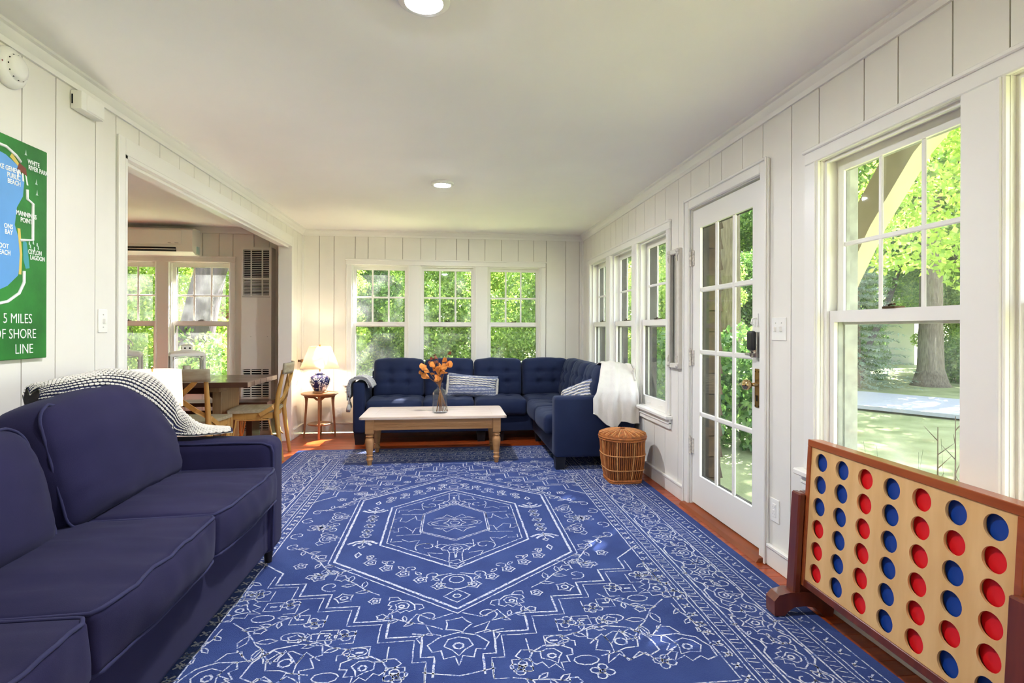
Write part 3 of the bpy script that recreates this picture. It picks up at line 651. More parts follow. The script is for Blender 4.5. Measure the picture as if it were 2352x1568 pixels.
for i in range(3):
    ya = Y0 + AW + i * (Y1 - Y0 - 2 * AW) / 3; L = (Y1 - Y0 - 2 * AW) / 3; yc = ya + L / 2; hx, hy, hz = .36, L / 2 - .004, .082
    def fn(p, u, yc=yc, i=i, hx=hx, hy=hy):
        a = max(0, 1 - (p.x / hx) ** 2); b = max(0, 1 - (p.y / hy) ** 2); top = 1 if u[2] > 0 else 0
        z = p.z + top * (.024 * a * b) + (0.007 * (nz(p.x * 2.2, p.y * 14 + i * 9, .3) * (.3 + (p.x / hx + 1) * .35)) + .005 * nz(p.x * 7, p.y * 34, i)) * top * min(1, 6 * b)
        x = p.x
        if u[0] > .9: x += .028 * b * max(0, 1 - u[2] ** 2) + .012 * b + .008 * nz(p.y * 11, p.z * 9, i)
        if u[0] > .2: z -= .012 * (u[0] - .2) * (1 if top else 0) * .5
        return Vector((x, p.y, z))
    M_ = Matrix.Translation((SX - .325, yc, .445)) @ Matrix.Rotation(math.radians(-1.5), 4, 'Y')
    cu = sbox(hx, hy, hz, .022, (26, 26, 4), fn).xf(M_).build('seat_cushion', NAVY, sofa, smooth=180)
    for zz in (1, -1):
        path = []
        for (px, py) in [(hx - .006, -hy + .03 + (2 * hy - .06) * k / 14) for k in range(15)] + [(hx - .014, hy - .008)] + [(hx - .03 - (2 * hx - .1) * k / 14, hy - .004) for k in range(15)]:
            u = (px / hx, py / hy, zz); q = fn(Vector((px, py, zz * (hz - .004))), u)
            if px > hx - .01: q.x += .004
            path.append(tuple(q))
        path = [tuple(fn(Vector((hx - .03 - (2 * hx - .1) * (14 - k) / 14, -hy + .004, zz * (hz - .004))), ((hx - .03) / hx, -1, zz))) for k in range(15)] + [tuple(fn(Vector((hx - .014, -hy + .008, zz * (hz - .004))), (1, -1, zz)))] + path
        MB().tube(path, .0055, 7).xf(M_).build('piping', NAVYP, cu, smooth=60)
for i, (ya, yb, tilt, zc, rz) in enumerate(((1.985, 2.775, 14, .708, 1), (1.22, 1.925, 17, .668, -2), (.7, 1.215, 17, .668, 0))):
    hy = (yb - ya) / 2; hx, hz = .10, (.218, .20, .2)[i]
    def fn(p, u, i=i, hy=hy, hz=hz, hx=hx):
        a = max(0, 1 - (p.y / hy) ** 2); b = max(0, 1 - (p.z / hz) ** 2)
        x = p.x + (.085 if u[0] > 0 else -.02) * (a * b) ** .6 * abs(u[0]) + (.008 * nz(p.y * 2.5 + i, p.z * 14, .5) + .004 * nz(p.y * 6, p.z * 34, i)) * min(1, 5 * a * b)
        z = p.z + (.045 * a if u[2] > 0 else -.0 * a) * abs(u[2]) + .005 * nz(p.y * 12, p.x * 10, i)
        if i == 0 and p.y > .1 * hy: sl = min(1, (p.y / hy - .1) / .9); z -= .23 * sl ** 1.7 * max(0, (p.z + hz) / (2 * hz)) * (1 if u[0] > -.3 else .6)
        y = p.y + (.02 * b) * u[1] * (1 if abs(u[1]) > .9 else 0) + .008 * nz(p.z * 16, p.x * 10, i + 4) * (1 if abs(u[1]) > .9 else 0)
        return Vector((x, y, z))
    M_ = Matrix.Translation((-1.405, (ya + yb) / 2, zc)) @ Matrix.Rotation(math.radians(rz), 4, 'Z') @ Matrix.Rotation(math.radians(-tilt), 4, 'Y')
    bc = sbox(hx, hy, hz, .06, (5, 24, 18), fn).xf(M_).build('back_cushion', NAVY, sofa, smooth=180)
    for ss in (1, -1):
        loop = [(y, z) for y, z in rrect(hy - .012, hz - .012, .05, 5)]; path = []
        for (y, z) in loop:
            u = (ss * .8, y / hy, z / hz); q = Vector((ss * (hx - .012), y * 1.0, z)); e = fn(q, (0, u[1], u[2])); e.x = q.x; path.append((e.x, e.y + math.copysign(.006, y), e.z + math.copysign(.006, z)))
        MB().tube(path, .005, 7, closed=True).xf(M_).build('piping', NAVYP, bc, smooth=60)
for (fx, fy) in ((SX - .05, Y1 - .06), (SX - .05, Y0 + .06), (-1.6, Y1 - .06), (-1.6, Y0 + .06)):
    MB().lathe([(.018, 0), (.027, .09), (.0, .09)], 10, (fx, fy, RT)).build('foot', mat('dark_foot', '#1a1210', .5), sofa, smooth=40)

# chunky knitted throw over the far back cushion and the arm
thr = thing('knit_throw', 'chunky navy and cream striped knit throw over the navy sofa back', 'throw blanket', (-1.3, 2.5, .66))
HEM = [(-1.50, 2.19, .935), (-1.45, 2.215, .938), (-1.41, 2.25, .94), (-1.37, 2.37, .932), (-1.345, 2.49, .89), (-1.33, 2.63, .80), (-1.32, 2.75, .71), (-1.315, 2.81, .684), (-1.22, 2.825, .68), (-1.085, 2.90, .68)]
TOP = [(-1.54, 2.205, .955), (-1.53, 2.26, .985), (-1.51, 2.425, 1.003), (-1.50, 2.58, 1.015), (-1.47, 2.70, 1.003), (-1.43, 2.82, .965), (-1.385, 2.885, .89), (-1.34, 2.935, .78), (-1.25, 2.94, .712), (-1.12, 2.965, .69)]
BCK = [(-1.57, 2.22, .945), (-1.60, 2.27, .91), (-1.64, 2.425, .80), (-1.64, 2.60, .80), (-1.62, 2.76, .80), (-1.56, 2.90, .78), (-1.50, 2.96, .74), (-1.42, 2.98, .69), (-1.32, 2.985, .676), (-1.2, 2.99, .672)]
def cat(P_, s):
    k = s * (len(P_) - 1); i = min(len(P_) - 2, int(k)); f = k - i; q = [Vector(P_[max(0, min(len(P_) - 1, i + d))]) for d in (-1, 0, 1, 2)]
    return .5 * (2 * q[1] + (q[2] - q[0]) * f + (2 * q[0] - 5 * q[1] + 4 * q[2] - q[3]) * f * f + (3 * q[1] - q[0] - 3 * q[2] + q[3]) * f ** 3)
def throwp(s, t):   # s along the sofa, t from the front hem over the ridge to the hem behind
    H_, T_, B_ = cat(HEM, s), cat(TOP, s), cat(BCK, s); arm_ = max(0, min(1, (s - .7) / .15))
    if t < .55:
        k = t / .55; p = H_.lerp(T_, k) + Vector((.012, .006, .03)) * (1 - arm_ * .8) * 4 * k * (1 - k)
    else:
        k = (t - .55) / .45; p = T_.lerp(B_, k) + Vector((0, 0, .03)) * (1 - arm_) * 4 * k * (1 - k)
    return p + Vector((0, 0, .008 + .004 * nz(s * 9, t * 5)))
NT = mat('navy_knit', '#1d2140', .95, bump=.4, bscale=200); WT = mat('cream_knit', '#dcd6ca', .95, bump=.4, bscale=220)
MB().grid(lambda i, j: throwp(i, j), 70, 30).build('knit_ground', NT, thr, smooth=180)
MB().grid(lambda i, j: throwp(i, j) - Vector((0, 0, .006)), 70, 30).build('knit_backing', WT, thr, smooth=180)
wm = MB()
for rI, t in enumerate((.02, .07, .12, .165, .215, .265, .31, .355, .40, .445, .49, .535, .58, .625, .67, .72, .77, .82, .87, .92, .97)):
    NS = 50; big = rI in (0, 1, 3, 4, 6)
    for k in range(NS):
        s0 = (k + .5 + .5 * (rI % 2)) / (NS + 1)
        p = throwp(s0, t); a = throwp(min(1, s0 + .008), t) - throwp(max(0, s0 - .008), t); pitch = a.length / .016 / (NS + 1); a.normalize(); b = (throwp(s0, min(1, t + .01)) - throwp(s0, max(0, t - .01))).normalized(); nn = a.cross(b).normalized()
        if nn.z < 0: nn = -nn
        R1, r1 = pitch * .31, min(.0036, pitch * .14); vs = []
        for q in range(8):
            th = q * PI / 4; c_ = p + a * R1 * 1.15 * math.cos(th) + b * R1 * (.66 if big else .6) * math.sin(th) + nn * .004; rad = (a * math.cos(th) + b * math.sin(th)).normalized()
            for z_ in range(4): ph = z_ * PI / 2; vs.append(c_ + rad * r1 * math.cos(ph) + nn * r1 * math.sin(ph))
        wm.add(vs, [(q * 4 + z_, ((q + 1) % 8) * 4 + z_, ((q + 1) % 8) * 4 + (z_ + 1) % 4, q * 4 + (z_ + 1) % 4) for q in range(8) for z_ in range(4)])
tag(wm.build('stitches', WT, thr, smooth=180), kind='stuff')

# ================================================================ blue tufted sectional
SECT = mat('blue_velvet', '#19233f', .8, col2='#1f2a49', vscale=4, bump=.12, bscale=420, sheen=.22, spec=.2)
SLEG = mat('black_leg', '#0e0e14', .45)
sec = thing('sectional_sofa', 'blue tufted corner sectional under the back windows', 'sectional sofa', (.35, 5.9, 0))
ZS = .455
MB().cbox(-.87, .93, 5.84, 6.52, .115, .30, .012, 2).build('base', SECT, sec, smooth=40)
MB().cbox(.91, 1.61, 4.70, 6.52, .115, .30, .012, 2).build('base', SECT, sec, smooth=40)
MB().cbox(-.87, 1.61, 6.36, 6.52, .30, .74, .03, 3).build('back_frame', SECT, sec, smooth=40)
MB().cbox(1.46, 1.61, 4.70, 6.40, .30, .78, .03, 3).build('back_frame', SECT, sec, smooth=40)
MB().cbox(-.992, -.868, 5.80, 6.52, .115, .655, .03, 3).build('arm', SECT, sec, smooth=40)
MB().cbox(.897, 1.61, 4.556, 4.70, .115, .635, .03, 3).build('arm', SECT, sec, smooth=40)
def tuft(u, v, U, V, amp, sg=.1):
    d = 0
    for a in U:
        for b in V: d += math.exp(-(((u - a) / sg) ** 2 + ((v - b) / sg) ** 2))
    cr = 0
    for b in V: cr += .35 * math.exp(-((v - b) / (sg * .5)) ** 2)
    for a in U: cr += .22 * math.exp(-((u - a) / (sg * .5)) ** 2)
    return -amp * min(1.3, d + cr)
def seatc(x0, x1, y0, y1, front):
    hx, hy, hz = (x1 - x0) / 2 - .003, (y1 - y0) / 2 - .003, .082
    def fn(p, u):
        a = max(0, 1 - (p.x / hx) ** 2); b = max(0, 1 - (p.y / hy) ** 2); q = p.copy()
        if u[2] > 0:
            q.z += .03 * (a * b) ** .5 * u[2] + (tuft(u[0], u[1], (-.34, .34), (-.1, .5) if front == 'y' else (-.34, .34), .03, .15) if u[2] > .95 else 0) * (a * b) ** .3
        if front == 'y' and u[1] < -.9: q.y -= .025 * a * (1 - u[2] ** 2)
        if front == 'x' and u[0] < -.9: q.x -= .03 * b * (1 - u[2] ** 2)
        return q
    return sbox(hx, hy, hz, .035, (18, 18, 4), fn).shift(((x0 + x1) / 2, (y0 + y1) / 2, ZS - .082)).build('seat_cushion', SECT, sec, smooth=180)
for a, b in ((-.86, -.275), (-.275, .275), (.285, .84)): seatc(a, b, 5.77, 6.36, 'y')
seatc(.85, 1.48, 5.80, 6.38, 'y')
for a, b in ((4.70, 5.245), (5.255, 5.79)): seatc(.835, 1.47, a, b, 'x')
def backc(cx_, cy2, w_, rz, tilt, zc=.645, hz=.215):
    hx, hy = w_ / 2 - .003, .095
    def fn(p, u):
        a = max(0, 1 - (p.x / hx) ** 2); b = max(0, 1 - (p.z / hz) ** 2); q = p.copy()
        if u[1] < 0: q.y -= (.05 * (a * b) ** .5 + (tuft(u[0], u[2], (-.33, .33), (-.25, .28), .038, .12) if u[1] < -.95 else 0) * (a * b) ** .25) * abs(u[1])
        if u[2] > 0: q.z += .02 * a * u[2] + .006 * nz(p.x * 14, p.y * 14, cx_)
        return q
    M_ = Matrix.Translation((cx_, cy2, zc)) @ Matrix.Rotation(rz, 4, 'Z') @ Matrix.Rotation(math.radians(-tilt), 4, 'X')
    return sbox(hx, hy, hz, .05, (20, 4, 16), fn).xf(M_).build('back_cushion', SECT, sec, smooth=180)
for a, b in ((-.84, -.275), (-.275, .285), (.285, .84), (.845, 1.40)): backc((a + b) / 2, 6.30, b - a, 0, 9)
for a, b in ((4.74, 5.28), (5.28, 5.80), (5.80, 6.25)): backc(1.41, (a + b) / 2, b - a, -PI / 2, 13)
def sleg(x0, x1, y0, y1, on=0.): 
    cxm, cym = (x0 + x1) / 2, (y0 + y1) / 2; m = MB(); k = .78
    vs = [(cxm + (x - cxm) * s_, cym + (y - cym) * s_, z) for z, s_ in ((on, k), (.118, 1)) for (x, y) in ((x0, y0), (x1, y0), (x1, y1), (x0, y1))]
    m.add(vs, [(3, 2, 1, 0), (4, 5, 6, 7), (0, 1, 5, 4), (1, 2, 6, 5), (2, 3, 7, 6), (3, 0, 4, 7)]).build('leg', SLEG, sec)
sleg(-.98, -.87, 5.82, 5.92); sleg(.5, .6, 5.87, 5.97); sleg(-.98, -.87, 6.4, 6.5); sleg(.905, .995, 4.566, 4.66, RT); sleg(1.5, 1.59, 4.566, 4.66, 0); sleg(1.5, 1.59, 6.4, 6.5)
sleg(.30, .40, 5.87, 5.97); sleg(.93, 1.0, 5.80, 5.88)

# pillows
def striped(name, base, stripes, vert=2, n_=10, lo=.42, hi=.62):
    def f(n, l):
        tc = n.new('ShaderNodeTexCoord'); sp = n.new('ShaderNodeSeparateXYZ'); l.new(tc.outputs['Object'], sp.inputs[0])
        z = n.new('ShaderNodeTexNoise'); z.inputs['Scale'].default_value = 60; mp = n.new('ShaderNodeMapping'); mp.inputs['Scale'].default_value = (.6, 3, 3); l.new(tc.outputs['Object'], mp.inputs[0]); l.new(mp.outputs[0], z.inputs['Vector'])
        m1 = n.new('ShaderNodeMath'); m1.operation = 'MULTIPLY'; m1.inputs[1].default_value = n_; l.new(sp.outputs[vert], m1.inputs[0])
        m2 = n.new('ShaderNodeMath'); m2.operation = 'SINE'; l.new(m1.outputs[0], m2.inputs[0])
        m3 = n.new('ShaderNodeMath'); m3.operation = 'MULTIPLY_ADD'; m3.inputs[1].default_value = .16; l.new(m2.outputs[0], m3.inputs[0]); l.new(z.outputs[0], m3.inputs[2])
        r = n.new('ShaderNodeValToRGB'); r.color_ramp.elements[0].position = lo; r.color_ramp.elements[1].position = hi; r.color_ramp.elements[0].color = lin(base); r.color_ramp.elements[1].color = lin(stripes)
        l.new(m3.outputs[0], r.inputs[0]); b = n.new('ShaderNodeBsdfPrincipled'); b.inputs['Roughness'].default_value = .95; l.new(r.outputs[0], b.inputs['Base Color'])
        bp = n.new('ShaderNodeBump'); bp.inputs['Strength'].default_value = .6; bp.inputs['Distance'].default_value = .006; l.new(m3.outputs[0], bp.inputs['Height']); l.new(bp.outputs[0], b.inputs['Normal'])
        return b.outputs[0]
    return shader_mix(name, f)
PIL = striped('slate_cream_stripes', '#6f7896', '#c9cad0', 2, 190, .5, .72)
def pillow(name, label, w_, h_, t_, M_, rows):
    r = thing(name, label, 'pillow', M_.to_translation()); M0 = Matrix.Translation(-M_.to_translation()) @ M_
    def fn(i, j, s_):
        a, b = 2 * i - 1, 2 * j - 1; th = t_ / 2 * ((1 - a ** 4) * (1 - b ** 4)) ** .55 * (1 + .12 * nz(a * 2, b * 2, s_))
        pin = 1 - .09 * (1 - abs(b) ** 3) * a * a; pin2 = 1 - .13 * (1 - abs(a) ** 3) * b * b
        return (a * w_ / 2 * (1 - .06 * (1 - b * b)), s_ * th, b * h_ / 2 * (1 - .09 * (1 - a * a)))
    m = MB()
    for s_ in (1, -1): m.grid(lambda i, j: fn(i, j, s_), 24, 18)
    cv = m.xf(M0).build('cover', PIL, r, smooth=180, world=False)
    m = MB()
    for rz_ in rows:       # raised cream loops
        j = (rz_ + 1) / 2
        pts = [Vector(fn(i / 40, j, -1)) + Vector((0, -.004, .003 * math.sin(i * 1.7))) for i in range(1, 40)]; m.tube(pts, .006, 6)
    m.xf(M0).build('raised_rows', mat('cream_yarn', '#ece7db', .95, bump=.5, bscale=180), cv, smooth=180, world=False)
    for s_ in (-1, 1):
        m = MB()
        for k in range(22):
            z = -h_ / 2 * .8 + h_ * .8 * k / 21; x = s_ * w_ / 2 * .95; m.tube([(x - s_ * .012, 0, z), (x + s_ * .012, -.006, z - .004), (x + s_ * (.022 + .006 * random.random()), -.004 + .01 * random.random(), z - .014)], [.004, .005, .002], 5)
        tag(m.xf(M0).build('fringe', MATS['cream_yarn'], cv, smooth=180, world=False), kind='stuff')
    return r
pillow('lumbar_pillow', 'long grey and cream striped lumbar pillow leaning on the sectional back', .565, .27, .15, Matrix.Translation((.265, 6.10, .575)) @ Matrix.Rotation(math.radians(5), 4, 'Y') @ Matrix.Rotation(math.radians(-20), 4, 'X'), (.55, .35, .15, -.05))
pillow('striped_pillow', 'small striped fringed pillow in the right-hand corner of the sectional', .40, .27, .13, Matrix.Translation((1.20, 4.98, .585)) @ Matrix.Rotation(math.radians(-48), 4, 'Z') @ Matrix.Rotation(math.radians(-22), 4, 'Y') @ Matrix.Rotation(math.radians(-30), 4, 'X'), (.6, .35, .1, -.15, -.4))
def solid(o, t, off=0.):
    md = o.modifiers.new('thickness', 'SOLIDIFY'); md.thickness = t; md.offset = off; return o
# ---------------------------------------------------------------- white throw over the end of the sectional
WTH = mat('white_cotton_throw', '#dbd6cd', .9, bump=.35, bscale=160, bstretch=(1, 1, 1.6), var=.03, vscale=20)
def drape(s, t):
    path = [(5.0, .872), (4.86, .905), (4.74, .905), (4.66, .85), (4.595, .755), (4.547, .672), (4.532, .60), (4.528, .50), (4.524, .40)]
    hem = [.50, .475, .44, .40, .375, .365, .43, .42, .415, .41, .405]
    k = s * 10; i = min(9, int(k)); hz = hem[i] + (hem[i + 1] - hem[i]) * (k - i)
    q = t * 8; i = min(7, int(q)); y = path[i][0] + (path[i + 1][0] - path[i][0]) * (q - i); z = path[i][1] + (path[i + 1][1] - path[i][1]) * (q - i)
    if z < .672 and t > .5: z = .672 + (hz - .672) * (.672 - z) / (.672 - .40)
    dn = max(0, min(1, (t - .2) / .55)); xl = 1.37 - .155 * dn; x = xl + (1.625 - xl) * s
    fold = .012 * math.sin(s * 16 + dn * 2) * dn + .008 * math.sin(s * 31 + 1) * dn
    return (x, y - .006 - fold * .8 - .012 * dn, z + .004 * math.sin(s * 20) + (.012 * math.sin(s * 5) if t < .4 else 0))
o = MB().grid(drape, 60, 48).build('white_throw', WTH, smooth=180); tag(o, 'white cotton throw draped over the near end of the sectional', 'throw blanket'); solid(o, .007, 1)
b_ = MB()
b_.tube([Vector(drape(s / 40, .995)) + Vector((0, -.004, 0)) for s in range(41)], .006, 6)
h_ = b_.build('rolled_hem', WTH, o, smooth=180)
b_ = MB()
for k in range(3): b_.tube([(1.615 - .006 * k, 4.60 + .012 * k + .02 * math.sin(a * .5), .885 - .12 * a / 8 - .02 * k) for a in range(9)], .010, 6)
b_.build('folded_edge', WTH, o, smooth=180)

# ---------------------------------------------------------------- small folded throw on the left arm
fr = thing('folded_throw', 'small grey and white throw with tassels folded over the left sectional arm', 'throw blanket', (-.93, 5.95, .66))
FT = striped('grey_white_weave', '#8d8f95', '#efece6', 1, 120)
for k, (of, x_end, zl, zr) in enumerate(((.0, -.825, .50, .60), (.012, -.815, .52, .615), (.024, -.80, .47, .60))):
    def f(i, j, of=of, zl=zl, zr=zr):
        pts = [(-1.018 - of, zl), (-1.022 - of, .60), (-1.005 - of * .7, .66 + of * .6), (-.96, .685 + of), (-.90, .688 + of), (-.86 + of * .5, .672 + of), (-.835 + of, .64 + of * .5), (-.825 + of * 1.6, zr)]
        q = i * 7; a = min(6, int(q)); x = pts[a][0] + (pts[a + 1][0] - pts[a][0]) * (q - a); z = pts[a][1] + (pts[a + 1][1] - pts[a][1]) * (q - a)
        return (x, 5.785 + .30 * j, z + .004 * math.sin(j * 9 + i * 4))
    solid(MB().grid(f, 28, 16).build('layer', FT, fr, smooth=180), .010, 0)
tm = mat('tassel_grey', '#b9b7b2', .95, bump=.5, bscale=150)
for (x, y, z) in ((-1.03, 5.80, .40), (-1.045, 5.86, .375), (-1.04, 5.93, .41)):
    MB().tube([(-1.03, y, .5), (x, y, z + .06), (x, y, z + .02)], .006, 6).lathe([(0, .03), (.012, .025), (.018, .008), (.024, -.02), (.02, -.035), (0, -.037)], 12, (x, y, z)).build('tassel', tm, fr, smooth=180)

# ---------------------------------------------------------------- coffee table
TW = mat('limed_oak', '#ad7b49', .5, col2='#ba8a5a', vscale=7, stretch=(.5, 6, 6), bump=.03, bscale=40)
TT = mat('glare_pale_oak', '#c4b09f', .4, col2='#cfbdae', vscale=7, stretch=(.5, 7, 7), bump=.03, bscale=40)  # oak of the top paled to carry the window glare on it
ct = thing('coffee_table', 'long oak coffee table with turned legs on the rug', 'coffee table', (-.13, 5.16, RT)); z0 = RT
poly = rrect(.648, .325, .035, 4)
top = MB().prism([(-.13 + x, 5.16 + y) for x, y in poly], 'z', .419, .434).prism([(-.13 + x * .992, 5.16 + y * .985) for x, y in poly], 'z', .434, .440).build('top', TT, ct, smooth=30)
for k in range(5):   # boards of the top with breadboard ends
    ya = 5.16 - .315 + .126 * k; MB().box(-.13 - .52, -.13 + .52, ya + .0008, ya + .1252, .4395, .4412).build('board', TT, top)
for sx in (-1, 1): MB().box(min(-.13 + sx * .5215, -.13 + sx * .632), max(-.13 + sx * .5215, -.13 + sx * .632), 5.16 - .31, 5.16 + .31, .4395, .4412).build('board', TT, top)
for ys, nm in ((4.895, 'apron'), (5.425, 'apron')):
    ap = MB().box(-.66, .40, ys - .009, ys + .009, .32, .42); 
    for k in range(4): ap.tube([(-.64, ys - .0105 * (1 if ys < 5 else -1), .345 + .009 * k), (.38, ys - .0105 * (1 if ys < 5 else -1), .345 + .009 * k)], .0035, 6)
    ap.build(nm, TW, ct)
for xs in (-.70, .44): MB().box(xs - .009, xs + .009, 4.93, 5.39, .32, .42).build('apron', TW, ct)
lp = [(.0, 0), (.016, 0), (.021, .03), (.027, .048), (.03, .05), (.026, .056), (.022, .075), (.024, .082), (.029, .085), (.024, .09), (.026, .11), (.033, .17), (.037, .205), (.036, .222), (.028, .238), (.022, .243), (.03, .249), (.034, .254), (.03, .26), (.024, .266), (.03, .272), (.034, .276), (.03, .281), (0, .281)]
for lx in (-.69, .43):
    for ly in (4.905, 5.415):
        MB().lathe([(r * 1.05, z) for r, z in lp], 20, (lx, ly, z0)).cbox(lx - .036, lx + .036, ly - .036, ly + .036, z0 + .278, .419, .004).build('leg', TW, ct, smooth=35)

# bottle vase and dried stems
vz = .4412; vx, vy = -.08, 5.06
VG = glass_pane('clear_bottle_glass', .05, (.965, .975, .98, 1), .8)
vs_ = thing('bottle_vase', 'clear glass bottle vase of dried stems on the coffee table', 'vase', (vx, vy, vz))
MB().lathe([(.0, .0), (.062, 0), (.069, .006), (.07, .015), (.07, .16), (.066, .185), (.052, .205), (.034, .216), (.027, .225), (.026, .252), (.031, .258), (.033, .265), (.029, .27), (.025, .268)], 32, (vx, vy, vz), cap=False).build('bottle', VG, vs_, smooth=60)
MB().lathe([(.0, .006), (.058, .006), (.064, .012), (.065, .155), (.06, .18), (.046, .2), (.028, .212), (.022, .225), (.022, .26)], 32, (vx, vy, vz), cap=False).build('inner_wall', VG, vs_, smooth=60)
ds = thing('dried_stems', 'orange-brown dried leaves and stems in the glass bottle', 'dried flowers', (vx, vy, vz + .012))
sm = mat('dry_stem', '#8a5a2c', .8); l1 = mat('dry_leaf_orange', '#d98a3c', .7, var=.25, vscale=15); l2 = mat('dry_leaf_brown', '#6b3416', .7, var=.3, vscale=15)
random.seed(3)
def dleaf(p, d, s, m_, wv=.45):
    d = Vector(d).normalized(); side = d.cross(Vector((.2, -1, .3))).normalized(); up = side.cross(d).normalized(); m = MB()
    rows = [(0, .06), (.25, .5), (.5, .8), (.75, 1.), (.92, .7), (1, .1)]; vs = []
    for t, w2 in rows:
        c_ = Vector(p) + d * s * t + up * s * .25 * t * t
        vs += [c_ - side * s * wv * w2 + up * s * .12 * w2, c_ - up * s * .05, c_ + side * s * wv * w2 + up * s * .12 * w2]
    fs = []
    for i in range(5):
        for k in (0, 1): fs.append((3 * i + k, 3 * i + k + 1, 3 * i + 4 + k, 3 * i + 3 + k))
    m.add(vs, fs); return m
stems = [(-.03, .30, -.02), (-.09, .48, .0), (-.055, .52, .02), (-.02, .50, -.03), (.02, .46, .02), (.06, .44, 0), (.0, .40, -.04), (.07, .54, .03), (-.13, .42, -.02), (-.16, .36, .0)]
for (dx, h, dy) in stems:
    b = Vector((vx - dx * .45, vy - dy * .4, vz + .012)); n_ = Vector((vx + dx * .1, vy, vz + .262)); e = Vector((vx + dx, vy + dy, vz + h))
    MB().tube([b, b.lerp(n_, .5), n_, n_.lerp(e, .5) + Vector((dx * .12, 0, .015)), e], [.003, .003, .003, .0025, .0018], 6).build('stem', sm, ds, smooth=180)
    dark = h > .47
    for k in range(4):
        t = .55 + .45 * k / 3; p = n_.lerp(e, t) if k < 3 else e
        a = random.uniform(0, 6.28); solid(dleaf(p, (math.cos(a) * .8 + dx * 4, math.sin(a) * .5, random.uniform(-.2, 1)), random.uniform(.035, .06) * (.7 if dark else 1.1), l2 if dark and k > 1 else l1).build('leaf', l2 if dark and k > 0 else l1, ds, smooth=180), .0008)
for (p, d, s) in (((vx - .13, vy, vz + .37), (-.5, 0, -1), .06), ((vx - .12, vy, vz + .43), (-1, 0, -.1), .06), ((vx + .04, vy - .01, vz + .43), (1, -.2, .25), .085), ((vx + .01, vy - .02, vz + .40), (.7, -.3, .6), .075), ((vx - .04, vy - .02, vz + .42), (-.8, -.2, .5), .07), ((vx - .01, vy - .02, vz + .36), (-.3, -.3, 1), .08)):
    solid(dleaf(p, d, s, l1, .4).build('leaf', l1, ds, smooth=180), .0008)

# ---------------------------------------------------------------- wicker basket
WK = mat('wicker', '#a9622b', .55, var=.35, vscale=40, stretch=(1, 1, .3), bump=.3, bscale=150, rand=.12)
WKL = mat('wicker_light', '#c98d52', .5, var=.25, vscale=40)
WKD = mat('wicker_dark', '#5f2c12', .7, var=.3, vscale=50)
bk = thing('wicker_basket', 'brown wicker basket with lid beside the sectional arm', 'basket', (1.38, 4.22, RT))
def bsec(t, off=0.):   # cross-section blends square foot -> round rim
    z = RT + .355 * t; R = .118 + .062 * t ** .85 + .004 * math.sin(t * PI) - off; p = []
    ex = 6 - 4 * min(1, t * 1.25)
    for k in range(64):
        a = 2 * PI * k / 64 + .25; c_, s_ = math.cos(a), math.sin(a); r_ = R / (abs(c_) ** ex + abs(s_) ** ex) ** (1 / ex); p.append((1.38 + r_ * math.cos(a) * 1.0, 4.22 + r_ * math.sin(a), z))
    return p
m = MB(); secs = [bsec(k / 12, .006) for k in range(13)]
for i in range(12): m.add(secs[i] + secs[i + 1], [(k, (k + 1) % 64, 64 + (k + 1) % 64, 64 + k) for k in range(64)])
m.add(secs[0], [tuple(range(64))]); m.build('liner', WKD, bk, smooth=180)
for k in range(0, 64):
    if k % 2 == 0: MB().tube([bsec(t / 8)[k] for t in range(9)], .0052 if k % 4 else .0068, 5).build('stake', WKL if k % 8 == 0 else WK, bk, smooth=180)
    else: MB().tube([bsec(t / 8, .001)[k] for t in range(9)], .0052, 5).build('stake', WK, bk, smooth=180)
for t in (.30, .62): MB().tube(bsec(t, -.005), .0045, 6, closed=True).build('hoop', WKL, bk, smooth=180)
for t, r_ in ((.02, .011), (.06, .009), (.95, .008), (1.0, .010)): MB().tube(bsec(t, -.003), r_, 6, closed=True).build('rim', WK, bk, smooth=180)
lid = MB().lathe([(.186, .355), (.19, .362), (.186, .374), (.14, .392), (.07, .402), (.03, .405), (0, .405)], 40, (1.38, 4.22, RT)).build('lid', WK, bk, smooth=50)
for k in range(40):
    a = 2 * PI * k / 40; MB().tube([(1.38 + r_ * math.cos(a), 4.22 + r_ * math.sin(a), RT + z_ + .002) for r_, z_ in ((.184, .375), (.14, .392), (.07, .402), (.02, .405))], .005, 5).build('spoke', WKL if k % 2 else WK, lid, smooth=180)
MB().tube([(1.355, 4.22, RT + .404), (1.365, 4.22, RT + .415), (1.395, 4.22, RT + .415), (1.405, 4.22, RT + .404)], .006, 6).build('handle', WK, lid, smooth=180)

